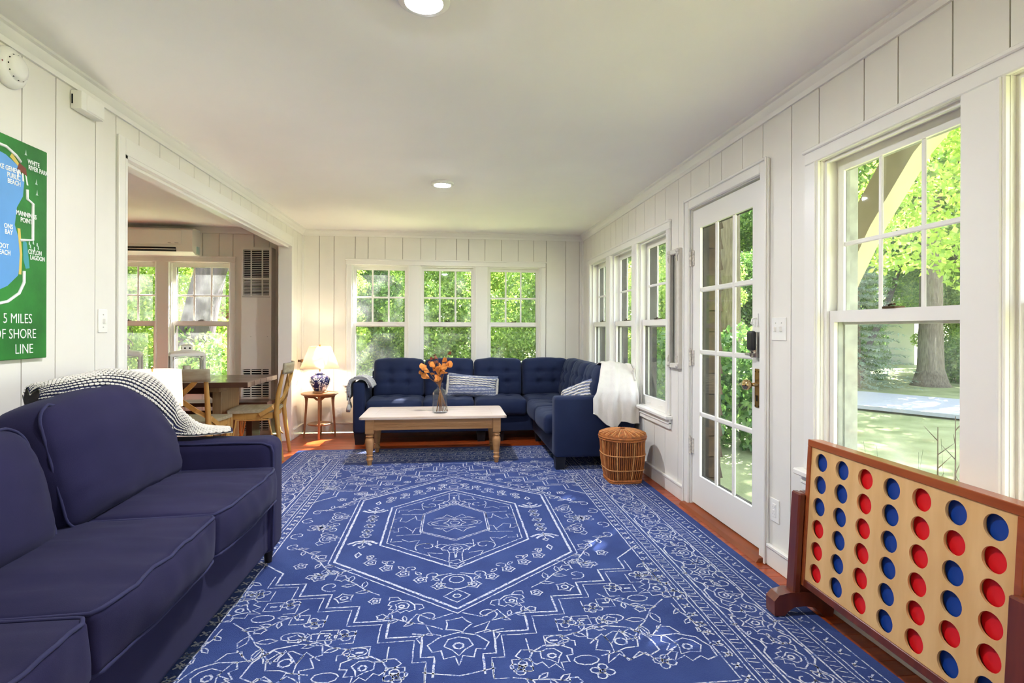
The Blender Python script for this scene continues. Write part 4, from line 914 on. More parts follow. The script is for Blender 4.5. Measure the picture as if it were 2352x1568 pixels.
# ---------------------------------------------------------------- round end table and ginger-jar lamp
EW = mat('walnut_stool', '#7d5230', .4, col2='#93633b', vscale=8, stretch=(1, 1, .3), bump=.03, bscale=40)
et = thing('end_table', 'small round walnut end table with four splayed legs in the left corner', 'end table', (-1.43, 6.29, 0)); ex, ey = -1.43, 6.29
MB().lathe([(0, .47), (.175, .47), (.198, .482), (.202, .49), (.196, .497), (0, .499)], 40, (ex, ey, 0)).build('top', EW, et, smooth=40)
MB().lathe([(0, .142), (.125, .142), (.132, .148), (.132, .156), (.125, .16), (0, .16)], 36, (ex, ey, 0)).build('shelf', EW, et, smooth=40)
for k in range(4):
    a = PI / 4 + k * PI / 2 - .62; ca, sa = math.cos(a), math.sin(a); m = MB()
    prof_ = [(.155, .47, .05), (.15, .44, .034), (.152, .38, .025), (.165, .16, .021), (.176, 0, .016)]; vs = []
    for (r_, z, wd) in prof_:
        for (dr, dt) in ((-wd / 2, -.012), (wd / 2, -.012), (wd / 2, .012), (-wd / 2, .012)): vs.append((ex + (r_ + dr - .01) * ca - dt * sa, ey + (r_ + dr - .01) * sa + dt * ca, z))
    fs = [(i * 4 + q, i * 4 + (q + 1) % 4, (i + 1) * 4 + (q + 1) % 4, (i + 1) * 4 + q) for i in range(4) for q in range(4)] + [(0, 1, 2, 3), (16, 17, 18, 19)]
    m.add(vs, fs).build('leg', EW, et)
m = MB()
for k in range(4):
    a0 = PI / 4 + k * PI / 2 - .62; m.tube([(ex + .14 * math.cos(a0 + PI / 2 * t / 8), ey + .14 * math.sin(a0 + PI / 2 * t / 8), .462 - .03 * abs(t - 4) / 4 * (abs(t - 4) > 2)) for t in range(9)], .012, 4)
m.build('rail', EW, et)
def jar_mat():
    def f(n, l):
        tc = n.new('ShaderNodeTexCoord'); z = n.new('ShaderNodeTexNoise'); z.inputs['Scale'].default_value = 26; z.inputs['Detail'].default_value = 5; z.inputs['Distortion'].default_value = 1.2; l.new(tc.outputs['Object'], z.inputs['Vector'])
        r = n.new('ShaderNodeValToRGB'); r.color_ramp.elements[0].position = .55; r.color_ramp.elements[1].position = .6; r.color_ramp.elements[0].color = lin('#171d58'); r.color_ramp.elements[1].color = lin('#dfe0ea'); l.new(z.outputs[0], r.inputs[0])
        b = n.new('ShaderNodeBsdfPrincipled'); b.inputs['Roughness'].default_value = .12; l.new(r.outputs[0], b.inputs['Base Color']); return b.outputs[0]
    return shader_mix('blue_white_porcelain', f)
JAR = jar_mat()
gl = thing('ginger_jar_lamp', 'blue and white porcelain jar lamp with cream shade on the round end table', 'table lamp', (ex, ey, .499)); zb = .499
MB().lathe([(0, 0), (.075, 0), (.08, .006), (.076, .016), (.066, .02), (0, .02)], 32, (ex, ey, zb)).build('foot', EW, gl, smooth=40)
jb = MB().lathe([(0, .02), (.06, .02), (.066, .03), (.092, .075), (.11, .115), (.115, .14), (.108, .165), (.088, .185), (.06, .196), (.052, .2), (.05, .204)], 40, (ex, ey, zb)).build('jar', JAR, gl, smooth=60)
MB().tube([(ex + .02, ey - .075, zb + .03), (ex + .012, ey - .098, zb + .07), (ex + .03, ey - .112, zb + .10), (ex + .018, ey - .116, zb + .135), (ex + .04, ey - .098, zb + .165)], [.005, .0045, .004, .0035, .003], 6).build('blossom_branch', mat('porcelain_white', '#e4e4ea', .15), jb, smooth=180)
for (dx, dz) in ((-.045, .10), (-.06, .14), (.06, .13), (.045, .16), (-.02, .165), (.0, .15), (.07, .10), (-.075, .11)):
    rr = .113 if dz < .15 else .104; MB().lathe([(0, .0025), (.006, .002), (.009, 0)], 7).xf(Matrix.Translation((ex + dx, ey - math.sqrt(max(0, rr * rr - dx * dx)), zb + dz)) @ Matrix.Rotation(math.atan2(dx, rr), 4, 'Z') @ Matrix.Rotation(PI / 2, 4, 'X')).build('blossom', MATS['porcelain_white'], jb)
MB().lathe([(.052, .2), (.056, .206), (.056, .214), (.044, .226), (.02, .232), (0, .233)], 32, (ex, ey, zb)).build('jar_lid', JAR, gl, smooth=50)
MB().lathe([(.007, .232), (.007, .50), (.0, .5)], 10, (ex, ey, zb)).build('stem', BRASS, gl, smooth=40)
SHD = cloth_shade('lampshade_cream', '#fbf1de', .5)
sh = MB().lathe([(.208, .272), (.112, .515)], 48, (ex, ey, zb), cap=False).build('shade', SHD, gl, smooth=60); solid(sh, .002)
MB().lathe([(.2095, .272), (.2095, .277), (.2065, .277), (.2065, .272), (.2095, .272)], 48, (ex, ey, zb), cap=False).build('lower_ring', mat('shade_binding', '#e9dcc0', .8), sh, smooth=60)
MB().lathe([(.113, .511), (.1145, .516), (.111, .516), (.113, .511)], 48, (ex, ey, zb), cap=False).build('upper_ring', MATS['shade_binding'], sh, smooth=60)
m = MB()
for k in range(3): a = k * 2 * PI / 3; m.tube([(ex, ey, zb + .498), (ex + .112 * math.cos(a), ey + .112 * math.sin(a), zb + .513)], .002, 5)
m.build('spider', BRASS, gl)
MB().lathe([(0, .5), (.008, .503), (.006, .51), (.011, .52), (.006, .532), (0, .535)], 14, (ex, ey, zb)).build('finial', mat('amber_finial', '#c8782a', .3), gl, smooth=60)
BULB = mat('warm_bulb', (1, .8, .55, 1), .5, emit=200.); BULB2 = mat('white_bulb', (1, .9, .76, 1), .5, emit=230.)
MB().lathe([(0, .31), (.016, .315), (.028, .35), (.03, .375), (.02, .4), (0, .408)], 16, (ex, ey, zb)).build('bulb', BULB, gl, smooth=60)

# drum-shade lamp behind the navy sofa, on a small side table
dx_, dy_ = -1.77, 3.50
st_ = thing('side_table', 'small dark side table hidden behind the navy sofa under the drum lamp', 'side table', (dx_, dy_, 0))
MB().lathe([(0, .53), (.17, .53), (.18, .54), (.17, .55), (0, .55)], 28, (dx_, dy_, 0)).build('top', EW, st_, smooth=40)
for k in range(3): a = k * 2 * PI / 3; MB().tube([(dx_ + .1 * math.cos(a), dy_ + .1 * math.sin(a), .532), (dx_ + .16 * math.cos(a), dy_ + .16 * math.sin(a), 0)], .012, 8).build('leg', EW, st_, smooth=40)
dl = thing('drum_lamp', 'lit lamp with white drum shade behind the navy sofa', 'table lamp', (dx_, dy_, .55)); SHW = cloth_shade('lampshade_white', '#fff8ee', .5)
MB().lathe([(0, 0), (.06, 0), (.06, .01), (.02, .02), (.03, .06), (.045, .1), (.03, .14), (.01, .17), (.01, .2), (0, .2)], 24, (dx_, dy_, .55)).build('base', mat('lamp_ceramic', '#d8d2c6', .3), dl, smooth=60)
sh = MB().lathe([(.158, .185), (.15, .408)], 48, (dx_, dy_, .55), cap=False).build('shade', SHW, dl, smooth=60); solid(sh, .002)
m = MB().lathe([(.004, .2), (.004, .415), (0, .415)], 8, (dx_, dy_, .55))
for k in range(3): a = k * 2 * PI / 3; m.tube([(dx_, dy_, .55 + .395), (dx_ + .15 * math.cos(a), dy_ + .15 * math.sin(a), .55 + .405)], .002, 5)
m.lathe([(0, .412), (.007, .415), (.005, .425), (0, .43)], 10, (dx_, dy_, .55)).build('spider', BRASS, dl, smooth=50)
MB().lathe([(0, .23), (.016, .235), (.028, .27), (.03, .3), (.02, .33), (0, .338)], 16, (dx_, dy_, .55)).build('bulb', BULB2, dl, smooth=60)

# ---------------------------------------------------------------- four-in-a-row game
DKW = mat('mahogany', '#5a2314', .28, col2='#6e2f1a', vscale=10, stretch=(4, 4, .4), coat=.3); RDW = mat('cherry_frame', '#8a3f1c', .3, col2='#9c4d24', vscale=8, stretch=(5, .5, 5), coat=.25)
MPL = mat('maple_panel', '#d2a468', .38, col2='#deb57c', vscale=5, stretch=(4, 4, .6), coat=.15)
GM = Matrix.Translation((1.463, 1.697, .010)) @ Matrix.Rotation(math.radians(-1.0), 4, 'Z') @ Matrix.Rotation(math.radians(3.3), 4, 'Y')
gm = thing('game_stand', 'giant wooden four-in-a-row game standing before the large right window', 'game'); gm.matrix_world = GM
HS, VS = .1207, .09; ZR = .66; hole = .036
def panel():
    m = MB()
    for r_ in range(6):
        for c_ in range(7):
            y, z = (3 - c_) * HS, ZR - r_ * VS; n = 32; vi = []; vo = []
            for k in range(n):
                a = 2 * PI * k / n; cc, ss = math.cos(a), math.sin(a); q = 1 / max(abs(cc) / (HS / 2), abs(ss) / (VS / 2)); vi.append((cc * hole, ss * hole)); vo.append((cc * q, ss * q))
            # snap nearest to the corners
            for (sx, sy) in ((1, 1), (-1, 1), (-1, -1), (1, -1)):
                i = min(range(n), key=lambda k: (vo[k][0] - sx * HS / 2) ** 2 + (vo[k][1] - sy * VS / 2) ** 2); vo[i] = (sx * HS / 2, sy * VS / 2)
            vs = [(x, y + u, z + v) for x in (0, .007) for (u, v) in vi] + [(x, y + u, z + v) for x in (0, .007) for (u, v) in vo]
            fs = []
            for k in range(n):
                j = (k + 1) % n; fs += [(k, j, n * 2 + j, n * 2 + k), (n + k, n + j, j, k), (n + k, n * 3 + k, n * 3 + j, n + j)]
            m.add(vs, fs)
    L = 3.5 * HS
    m.box(0, .007, -L, L, ZR + VS / 2, ZR + .053).box(0, .007, -L, L, ZR - 5 * VS - .05, ZR - 5.5 * VS)
    return m
pme = panel().mesh('panel', MPL, smooth=25, fix=False); share('panel', pme, gm, (.002, 0, 0)); share('panel', pme, gm, (.043, 0, 0))
L = 3.5 * HS; ZT, ZB = ZR + .053, ZR - 5 * VS - .05
MB().cbox(-.004, .056, -L - .022, L + .022, ZT, ZT + .028, .002).build('top_rail', RDW, gm, world=False)
MB().cbox(-.004, .056, -L - .022, -L, ZB - .03, ZT, .002).build('side_rail', RDW, gm, world=False)
MB().cbox(-.004, .056, L, L + .022, ZB - .03, ZT, .002).build('side_rail', RDW, gm, world=False)
MB().cbox(-.004, .056, -L, L, ZB - .03, ZB, .002).build('bottom_rail', DKW, gm, world=False)
for c_ in range(8):   # partitions between the columns
    MB().box(.010, .042, (3.5 - c_) * HS - .004, (3.5 - c_) * HS + .004, ZB, ZT).build('divider', MPL, gm, world=False)
for s_ in (1, -1):
    ya, yb = sorted((s_ * (L + .012), s_ * (L + .07)))
    po = MB().cbox(-.035, -.004, ya - (.0 if s_ > 0 else 0), yb, .075, .512, .006).cbox(-.004, .056, *sorted((s_ * (L + .024), s_ * (L + .07))), .075, .512, .006).cbox(.056, .08, ya, yb, .075, .512, .006).build('post', DKW, gm, world=False)
    ft = [(-.115, 0), (-.07, 0), (-.055, .02), (-.03, .036), (.015, .042), (.06, .036), (.085, .02), (.10, 0), (.145, 0), (.15, .06), (.13, .085), (.08, .098), (-.05, .098), (-.1, .085), (-.12, .06)]
    MB().prism(ft, 'y', s_ * (L + .041) - .032, s_ * (L + .041) + .032).build('foot', DKW, gm, world=False)
GRID = ['BBBRRR', 'BBBBBB', 'RRRRRR', 'BBBBBB', 'RRRRRR', 'BRBBRB', 'BRRRRB']
DR = mat('red_disc', '#d8141c', .4); DB = mat('blue_disc', '#0d3a8f', .4)
dp = [(0, -.007), (.042, -.007), (.0435, -.005), (.0435, .005), (.042, .007), (0, .007)]
dm = {k: MB().lathe(dp, 40).xf(Matrix.Rotation(PI / 2, 4, 'Y')).mesh('disc', mm, smooth=40) for k, mm in (('R', DR), ('B', DB))}
ordn = ['first', 'second', 'third', 'fourth', 'fifth', 'sixth', 'seventh']; rown = ['top', 'second', 'third', 'fourth', 'fifth', 'bottom']
for c_ in range(7):
    for r_ in range(6):
        k = GRID[c_][r_]; o = bpy.data.objects.new({'R': 'red_disc', 'B': 'blue_disc'}[k], dm[k]); C.objects.link(o)
        o.matrix_world = GM @ Matrix.Translation((.026, (3 - c_) * HS, ZR - r_ * VS))
        tag(o, '%s game disc in the %s row, %s column from the left of the game' % ({'R': 'red', 'B': 'blue'}[k], rown[r_], ordn[c_]), 'disc', 'discs in the four-in-a-row game')
# ---------------------------------------------------------------- narrow mirror beside the door
mr = thing('narrow_mirror', 'narrow mirror in an ornate off-white frame between side window and door', 'mirror', (RW, 3.795, .925))
MF = mat('antique_white_frame', '#d9d3c6', .5, var=.04, vscale=30)
ya, yb, za, zb_ = 3.70, 3.892, .93, 1.795
m = MB()
for (a, b, c_, d) in ((ya, ya + .038, za, zb_), (yb - .038, yb, za, zb_), (ya + .038, yb - .038, za, za + .038), (ya + .038, yb - .038, zb_ - .038, zb_)): m.cbox(RW - .032, RW, a, b, c_, d, .006)
m.build('frame', MF, mr)
MB().box(RW - .012, RW - .008, ya + .03, yb - .03, za + .03, zb_ - .03).build('mirror_glass', mat('mirror_silver', '#dfe4e2', .03, metal=1.), mr)
m = MB()
for (a, b, c_, d) in ((ya + .036, ya + .042, za + .036, zb_ - .036), (yb - .042, yb - .036, za + .036, zb_ - .036)): m.cbox(RW - .036, RW - .02, a, b, c_, d, .002)
m.build('inner_bead', MF, mr)
for y in (ya + .02, yb - .02):
    for z, s_ in ((za + .02, 1), (zb_ - .02, -1)):
        m = MB()
        for k in range(5): m.lathe([(0, .012), (.008, .010), (.012, .004), (.013, 0)], 8).xf(Matrix.Translation((RW - .031, y + .012 * math.cos(k * 1.26), z + .012 * math.sin(k * 1.26) + s_ * .004 * k)) @ Matrix.Rotation(-PI / 2, 4, 'Y'), len(m.v) - 32)
        m.tube([(RW - .034, y, z + s_ * .02), (RW - .038, y + .004, z + s_ * .05), (RW - .034, y - .003, z + s_ * .075)], [.008, .006, .002], 6).build('corner_ornament', MF, mr, smooth=60)

# ---------------------------------------------------------------- switches, outlets, detectors
def plate(name, label, cat, plane, u, z, wd, h, parts):
    """plane: 'right','left','back'; u along the wall"""
    base_ = {'right': Matrix.Translation((RW, u, z)) @ Matrix.Rotation(-PI / 2, 4, 'Z'), 'left': Matrix.Translation((LW, u, z)) @ Matrix.Rotation(PI / 2, 4, 'Z'), 'back': Matrix.Translation((u, BW, z))}[plane]
    r = thing(name, label, cat); r.matrix_world = base_          # local: x along, -y into the room
    MB().cbox(-wd / 2, wd / 2, -.006, 0, -h / 2, h / 2, .002).build('cover_plate', PLASTIC, r, world=False)
    for (nm, x0, x1, zz0, zz1, dep, mm) in parts: MB().cbox(x0, x1, -.006 - dep, -.004, zz0, zz1, min(.002, dep / 2.2)).build(nm, mm, r, world=False)
    return r
plate('light_switch', 'double toggle light switch plate beside the glazed door', 'switch', 'right', 2.56, 1.215, .118, .115, [('toggle', -.028, -.02, -.012, .012, .014, PLASTIC), ('toggle', .02, .028, -.012, .012, .014, PLASTIC), ('screw', -.0265, -.0215, .028, .033, .002, STEEL), ('screw', .0215, .0265, .028, .033, .002, STEEL)])
plate('light_switch', 'single toggle light switch on the left wall near the opening', 'switch', 'left', 2.90, 1.245, .07, .115, [('toggle', -.004, .004, -.012, .012, .014, PLASTIC), ('screw', -.003, .003, .028, .033, .002, STEEL), ('screw', -.003, .003, -.033, -.028, .002, STEEL)])
plate('wall_outlet', 'white outlet low on the wall between door and game', 'outlet', 'right', 2.592, .295, .078, .118, [('insert', -.017, .017, -.034, .034, .003, PLASTIC), ('button', -.008, .008, -.004, .004, .005, PLASTIC), ('slot', -.008, -.006, .014, .022, .0035, DARK), ('slot', .006, .008, .014, .022, .0035, DARK), ('slot', -.008, -.006, -.022, -.014, .0035, DARK), ('slot', .006, .008, -.022, -.014, .0035, DARK)])
plate('wall_outlet', 'white outlet low on the back wall beside the round end table', 'outlet', 'back', -1.285, .225, .07, .115, [('insert', -.015, .015, .008, .036, .003, PLASTIC), ('insert', -.015, .015, -.036, -.008, .003, PLASTIC), ('slot', -.007, -.005, .018, .027, .0035, DARK), ('slot', .005, .007, .018, .027, .0035, DARK), ('slot', -.007, -.005, -.026, -.017, .0035, DARK), ('slot', .005, .007, -.026, -.017, .0035, DARK)])
cord = MB().tube([(-1.45, 6.36, .505), (-1.36, 6.50, .47), (-1.345, 6.53, .30), (-1.35, 6.54, .16), (-1.36, 6.52, .05), (-1.33, 6.48, .008), (-1.42, 6.40, .006), (-1.5, 6.45, .006), (-1.46, 6.5, .006)], .003, 6).build('lamp_cord', mat('clear_cord', '#c9ab7c', .5), smooth=180); tag(cord, 'thin tan lamp cord running down behind the round end table', 'cord')
sd = thing('smoke_detector', 'round white smoke detector high on the left wall', 'smoke detector'); sd.matrix_world = Matrix.Translation((LW, 2.315, 2.215)) @ Matrix.Rotation(PI / 2, 4, 'Y')
MB().lathe([(0, 0), (.075, 0), (.078, .008), (.075, .02), (.06, .034), (.052, .036)], 40, cap=False).build('base', PLASTIC, sd, smooth=50, world=False)
MB().lathe([(.052, .036), (.048, .04), (.046, .046), (.03, .054), (0, .056)], 32, cap=False).build('dome', PLASTIC, sd, smooth=50, world=False)
for k in range(12): a = k * PI / 6; MB().box(.047 * math.cos(a) - .0022, .047 * math.cos(a) + .0022, .047 * math.sin(a) - .0022, .047 * math.sin(a) + .0022, .0385, .0425).build('vent', DARK, sd, world=False)
MB().lathe([(0, .03), (.004, .031), (0, .033)], 8, (.0, -.063, 0)).build('indicator', mat('red_led', '#7a1010', .3), sd, world=False)
sn = thing('wall_sensor', 'small white boxy sensor high on the left wall', 'sensor', (LW, 2.745, 2.2))
MB().cbox(LW, LW + .05, 2.665, 2.83, 2.20, 2.285, .008, 2).build('body', PLASTIC, sn, smooth=40); MB().cbox(LW + .046, LW + .054, 2.70, 2.825, 2.206, 2.279, .003).build('cover', PLASTIC, sn); MB().box(LW + .008, LW + .014, 2.6635, 2.666, 2.222, 2.265).build('slot', DARK, sn)

# ---------------------------------------------------------------- painted map on the left wall
mp_ = thing('map_painting', 'green and blue painted lake map panel on the left wall', 'painting', (LW, 2.19, 1.085))
PG = mat('green_paint', '#27862b', .6, col2='#17661e', vscale=6, detail=6, bump=.1, bscale=60); PY0, PY1, PZ0, PZ1 = 1.885, 2.497, 1.085, 1.946
MB().cbox(LW + .002, LW + .022, PY0, PY1, PZ0, PZ1, .003).build('panel', PG, mp_)
def flat(poly, d, mm, nm, parent=mp_): MB().prism([(y, z) for y, z in poly], 'x', LW + .0215, LW + .0222 + d).build(nm, mm, parent)
PBL = mat('lake_blue', '#5f9fdd', .55, var=.05, vscale=8); PYL = mat('sand_yellow', '#d9bf5c', .6); PTQ = mat('lagoon_teal', '#3f9aa6', .6); PWH = mat('white_lettering', '#f2f3f0', .6); PRD = mat('roof_red', '#7a3a22', .6)
flat([(1.91, 1.30), (2.20, 1.33), (2.29, 1.37), (2.342, 1.415), (2.352, 1.47), (2.345, 1.56), (2.325, 1.61), (2.335, 1.68), (2.365, 1.73), (2.372, 1.79), (2.34, 1.845), (2.28, 1.87), (2.2, 1.88), (1.98, 1.80), (1.92, 1.6)], 0, PBL, 'lake')
flat([(2.345, 1.42), (2.358, 1.42), (2.362, 1.5), (2.352, 1.6), (2.338, 1.6), (2.35, 1.5)], .0004, PYL, 'beach'); flat([(2.30, 1.868), (2.34, 1.842), (2.35, 1.85), (2.31, 1.885)], .0004, PYL, 'beach')
flat([(2.365, 1.56), (2.385, 1.55), (2.395, 1.49), (2.40, 1.45), (2.38, 1.445), (2.368, 1.48)], .0004, PTQ, 'lagoon')
def road(pts, nm='shore_path'): MB().tube([(LW + .0225, y, z) for y, z in pts], .006, 6, flat=1).build(nm, PWH, mp_, smooth=180)
road([(2.385, 1.762), (2.385, 1.725), (2.415, 1.712), (2.415, 1.565), (2.352, 1.555)]); road([(2.20, 1.90), (2.28, 1.90), (2.33, 1.88), (2.352, 1.862)]); road([(2.37, 1.435), (2.37, 1.39), (2.345, 1.345), (2.29, 1.31), (2.2, 1.29)])
flat([(2.335, 1.83), (2.385, 1.815), (2.38, 1.845), (2.345, 1.858)], .0008, PRD, 'pavilion_roof'); flat([(2.34, 1.83), (2.347, 1.83), (2.342, 1.80), (2.334, 1.80)], .0008, PWH, 'pavilion_post'); flat([(2.36, 1.822), (2.367, 1.82), (2.37, 1.79), (2.362, 1.79)], .0008, PWH, 'pavilion_post'); flat([(2.376, 1.818), (2.383, 1.815), (2.392, 1.78), (2.384, 1.78)], .0008, PWH, 'pavilion_post')
def text(s_, y, z, size, sx=1., nm='lettering', depth=.0012, bold=0., col=PWH):
    cu = bpy.data.curves.new(nm, 'FONT'); cu.body = s_; cu.size = size; cu.extrude = depth / 2; cu.align_x = 'LEFT'; cu.offset = bold; cu.resolution_u = 3
    t = bpy.data.objects.new('tmp_text', cu); C.objects.link(t); dg = bpy.context.evaluated_depsgraph_get(); me = bpy.data.meshes.new_from_object(t.evaluated_get(dg)); bpy.data.objects.remove(t); bpy.data.curves.remove(cu)
    me.materials.clear(); me.materials.append(col); M_ = Matrix(((0, 0, 1, LW + .0228 - root_loc(mp_).x), (sx, 0, 0, y - root_loc(mp_).y), (0, 1, 0, z - root_loc(mp_).z), (0, 0, 0, 1))); me.transform(M_)
    o = bpy.data.objects.new(nm, me); C.objects.link(o); o.parent = mp_; return o
text('WHITE', 2.388, 1.868, .026, .78, bold=.0005); text('RIVER PARK', 2.392, 1.846, .026, .78, bold=.0005)
text('LAKE GENEVA', 2.225, 1.812, .026, .78, bold=.0005); text('PUBLIC', 2.286, 1.788, .026, .78, bold=.0005); text('BEACH', 2.288, 1.765, .026, .78, bold=.0005)
text('MANNINGS', 2.330, 1.652, .026, .78, bold=.0005); text('POINT', 2.352, 1.628, .026, .78, bold=.0005)
text('ONS', 2.272, 1.590, .026, .8, bold=.0005); text('BAY', 2.276, 1.568, .026, .8, bold=.0005); text('BIG FOOT', 2.20, 1.512, .026, .8, bold=.0005); text('BEACH', 2.238, 1.488, .026, .8, bold=.0005)
text('CEYLON', 2.392, 1.508, .026, .72, bold=.0005); text('LAGOON', 2.402, 1.486, .026, .72, bold=.0005)
text('5 MILES', 2.268, 1.228, .055, .82, bold=-.0004); text('OF SHORE', 2.225, 1.168, .055, .82, bold=-.0004); text('LINE', 2.325, 1.108, .055, .86, bold=-.0004)
for k in range(6):
    y, z = 2.395 + .03 * (k % 3) * .7 + .006 * (k // 3), 1.545 - .018 * (k // 3) + .006 * (k % 2); flat([(y, z), (y + .008, z - .004), (y + .006, z + .012), (y + .001, z + .012)], .0006, mat('pale_mark', '#b9cfc4', .6), 'painted_lamp')
for (y, z) in ((2.372, 1.898), (2.432, 1.752), (2.428, 1.795)): flat([(y, z), (y + .014, z), (y + .01, z + .006), (y + .008, z + .022), (y + .004, z + .006)], .0006, MATS['pale_mark'], 'painted_boat')

# ---------------------------------------------------------------- recessed ceiling lights
LENS = mat('ceiling_lens', (.9, .92, 1, 1), .5, emit=LAMP)
def downlight(x, y, label):
    r = thing('recessed_light', label, 'ceiling light', (x, y, CH - .014))
    MB().lathe([(.062, .0), (.066, -.006), (.086, -.004), (.09, .0), (.09, .014), (.06, .014)], 40, (x, y, CH - .014), cap=False).build('trim_ring', PLASTIC, r, smooth=40)
    MB().lathe([(0, -.012), (.03, -.011), (.055, -.006), (.062, .0)], 40, (x, y, CH - .014), cap=False).build('lens', LENS, r, smooth=60)
downlight(-.055, 4.36, 'lit recessed ceiling light above the coffee table end of the room'); downlight(-.09, 1.93, 'lit recessed ceiling light at the top edge of the picture')


# ---------------------------------------------------------------- dining area: air conditioner and wall furnace
ac = thing('air_conditioner', 'white wall-mounted air conditioner above the dining windows', 'air conditioner', (-3.19, BW, 2.0))
ax0, ax1 = -3.64, -2.82
pf = [(BW, 2.03), (BW, 2.32), (BW - .17, 2.32), (BW - .205, 2.295), (BW - .21, 2.10), (BW - .195, 2.06), (BW - .12, 2.03)]
MB().prism(pf, 'x', ax0, ax1).build('body', PLASTIC, ac, smooth=30)
MB().cbox(ax0 + .03, ax1 - .11, BW - .216, BW - .20, 2.135, 2.29, .004).build('front_panel', PLASTIC, ac)
MB().prism([(BW - .2125, 2.105), (BW - .214, 2.068), (BW - .197, 2.058), (BW - .19, 2.1)], 'x', ax0 + .06, ax1 - .17).build('air_slot', DARK, ac)
MB().cbox(ax0 + .06, ax1 - .17, BW - .222, BW - .202, 2.078, 2.085, .002).build('louver', PLASTIC, ac)
tq = mat('teal_tape', '#4fb7b4', .5)
for k in (0, 1): MB().box(ax1 - .0005, ax1 + .0012, BW - .10 + .045 * k, BW - .085 + .045 * k, 2.045, 2.13).build('tape', tq, ac)
gy = mat('grey_print', '#8d8d8a', .6)
MB().box(ax1 - .18, ax1 - .14, BW - .2172, BW - .2155, 2.147, 2.152).build('printed_mark', gy, ac); MB().box(ax1 - .25, ax1 - .22, BW - .2172, BW - .2155, 2.147, 2.153).build('printed_mark', gy, ac)
wf = thing('wall_furnace', 'tall white wall furnace with slatted grilles in the dining area', 'heater', (-2.16, 6.5, 0)); fx0, fx1, fy = -2.325, -2.0, 6.44
FP = mat('furnace_enamel', '#ece8df', .4)
m = MB(); grs = [(1.785, 2.10, 15), (1.585, 1.765, 11), (.44, .75, 12), (.06, .36, 12)]; gx = [(-2.305, -2.225), (-2.213, -2.105), (-2.093, -2.025)]
for (a, b, c_, d) in rect_minus([(fx0, fx1, 0, 2.13)], [(fx0 + .02, fx1 - .025, g[0], g[1]) for g in grs]): m.box(a, b, fy, fy + .012, c_, d)
m.box(fx0, fx0 + .012, fy + .012, BW - .001, 0, 2.13).box(fx1 - .012, fx1, fy + .012, BW - .001, 0, 2.13).box(fx0, fx1, fy + .012, BW - .001, 2.118, 2.13).build('cabinet', FP, wf)
MB().box(fx0 + .012, fx1 - .012, fy + .06, fy + .07, .02, 2.11).build('dark_interior', DARK, wf)
slm = MB().prism([(-.003, -.004), (.012, .003), (.012, .006), (-.003, -.001)], 'x', fx0 + .02, fx1 - .025).shift((2.16, 0, 0)).mesh('slat', FP)
for (a, b, n) in grs:
    for k in range(n): share('slat', slm, wf, (0, fy - 6.5 + .002, a + (b - a) * (k + .5) / n))
    for x in (-2.219, -2.099): MB().box(x - .006, x + .006, fy - .001, fy + .012, a, b).build('grille_bar', FP, wf)
MB().box(fx0 + .012, fx1 - .012, fy - .004, fy, 1.565, 1.572).build('panel_seam', mat('seam_grey', '#9b968c', .6), wf)
for x in (-2.22, -2.04): MB().lathe([(0, -.004), (.005, -.003), (.006, 0)], 8).xf(Matrix.Translation((x, fy, 1.12)) @ Matrix.Rotation(-PI / 2, 4, 'X') @ Matrix.Rotation(PI, 4, 'X')).build('panel_screw', STEEL, wf)

# ---------------------------------------------------------------- dining furniture
DT_ = mat('dark_table_top', '#4a3328', .3, col2='#5c4234', vscale=6, stretch=(.5, 6, 6), coat=.2, rand=.1); DTL = mat('weathered_pine', '#8a6f4c', .55, col2='#a08660', vscale=8, stretch=(4, 4, .4)); CHW = mat('bentwood_oak', '#a9803f', .45, col2='#b98e4a', vscale=8, stretch=(4, 4, .5), coat=.1); CHG = mat('grey_oak', '#8f8368', .5, col2='#a39a80', vscale=9, stretch=(.6, 5, 5))
tb = thing('dining_table', 'dark plank-topped trestle dining table', 'dining table', (-2.6, 5.4, 0))
for k in range(5): ya = 4.99 + .164 * k; MB().cbox(-3.46, -1.745, ya + .001, ya + .163, .694, .74, .003).build('plank', DT_, tb)
for lx in (-2.08, -3.2):
    MB().cbox(lx - .045, lx + .045, 5.14, 5.66, .64, .694, .004).build('bearer', DTL, tb)
    lg = MB(); lg.cbox(lx - .04, lx + .04, 5.19, 5.61, .07, .645, .006).build('leg', DTL, tb); MB().cbox(lx - .05, lx + .05, 5.06, 5.74, 0, .07, .008).build('foot', DTL, tb)
DKP = mat('dark_walnut', '#3a2419', .4)
MB().cbox(-3.2, -2.08, 5.37, 5.43, .60, .665, .006).build('stretcher', DKP, tb)
for lx, s_ in ((-2.08, -1), (-3.2, 1)): MB().tube([(lx + s_ * (.055 + .16 * (1 - math.cos(t * PI / 16))), 5.4, .42 + .2 * math.sin(t * PI / 16)) for t in range(9)], .024, 8).build('bracket', DKP, tb, smooth=60)
bn = thing('dining_bench', 'dark wooden bench on the far side of the dining table', 'bench', (-2.6, 6.02, 0))
for k in range(2): MB().cbox(-3.35, -1.86, 5.87 + .15 * k, 6.018 + .15 * k, .41, .45, .003).build('plank', DT_, bn)
for lx in (-2.05, -3.15): MB().cbox(lx - .03, lx + .03, 5.9, 6.14, 0, .41, .005).build('leg', DKP, bn)
MB().cbox(-3.15, -2.05, 6.0, 6.04, .30, .35, .004).build('stretcher', DKP, bn)

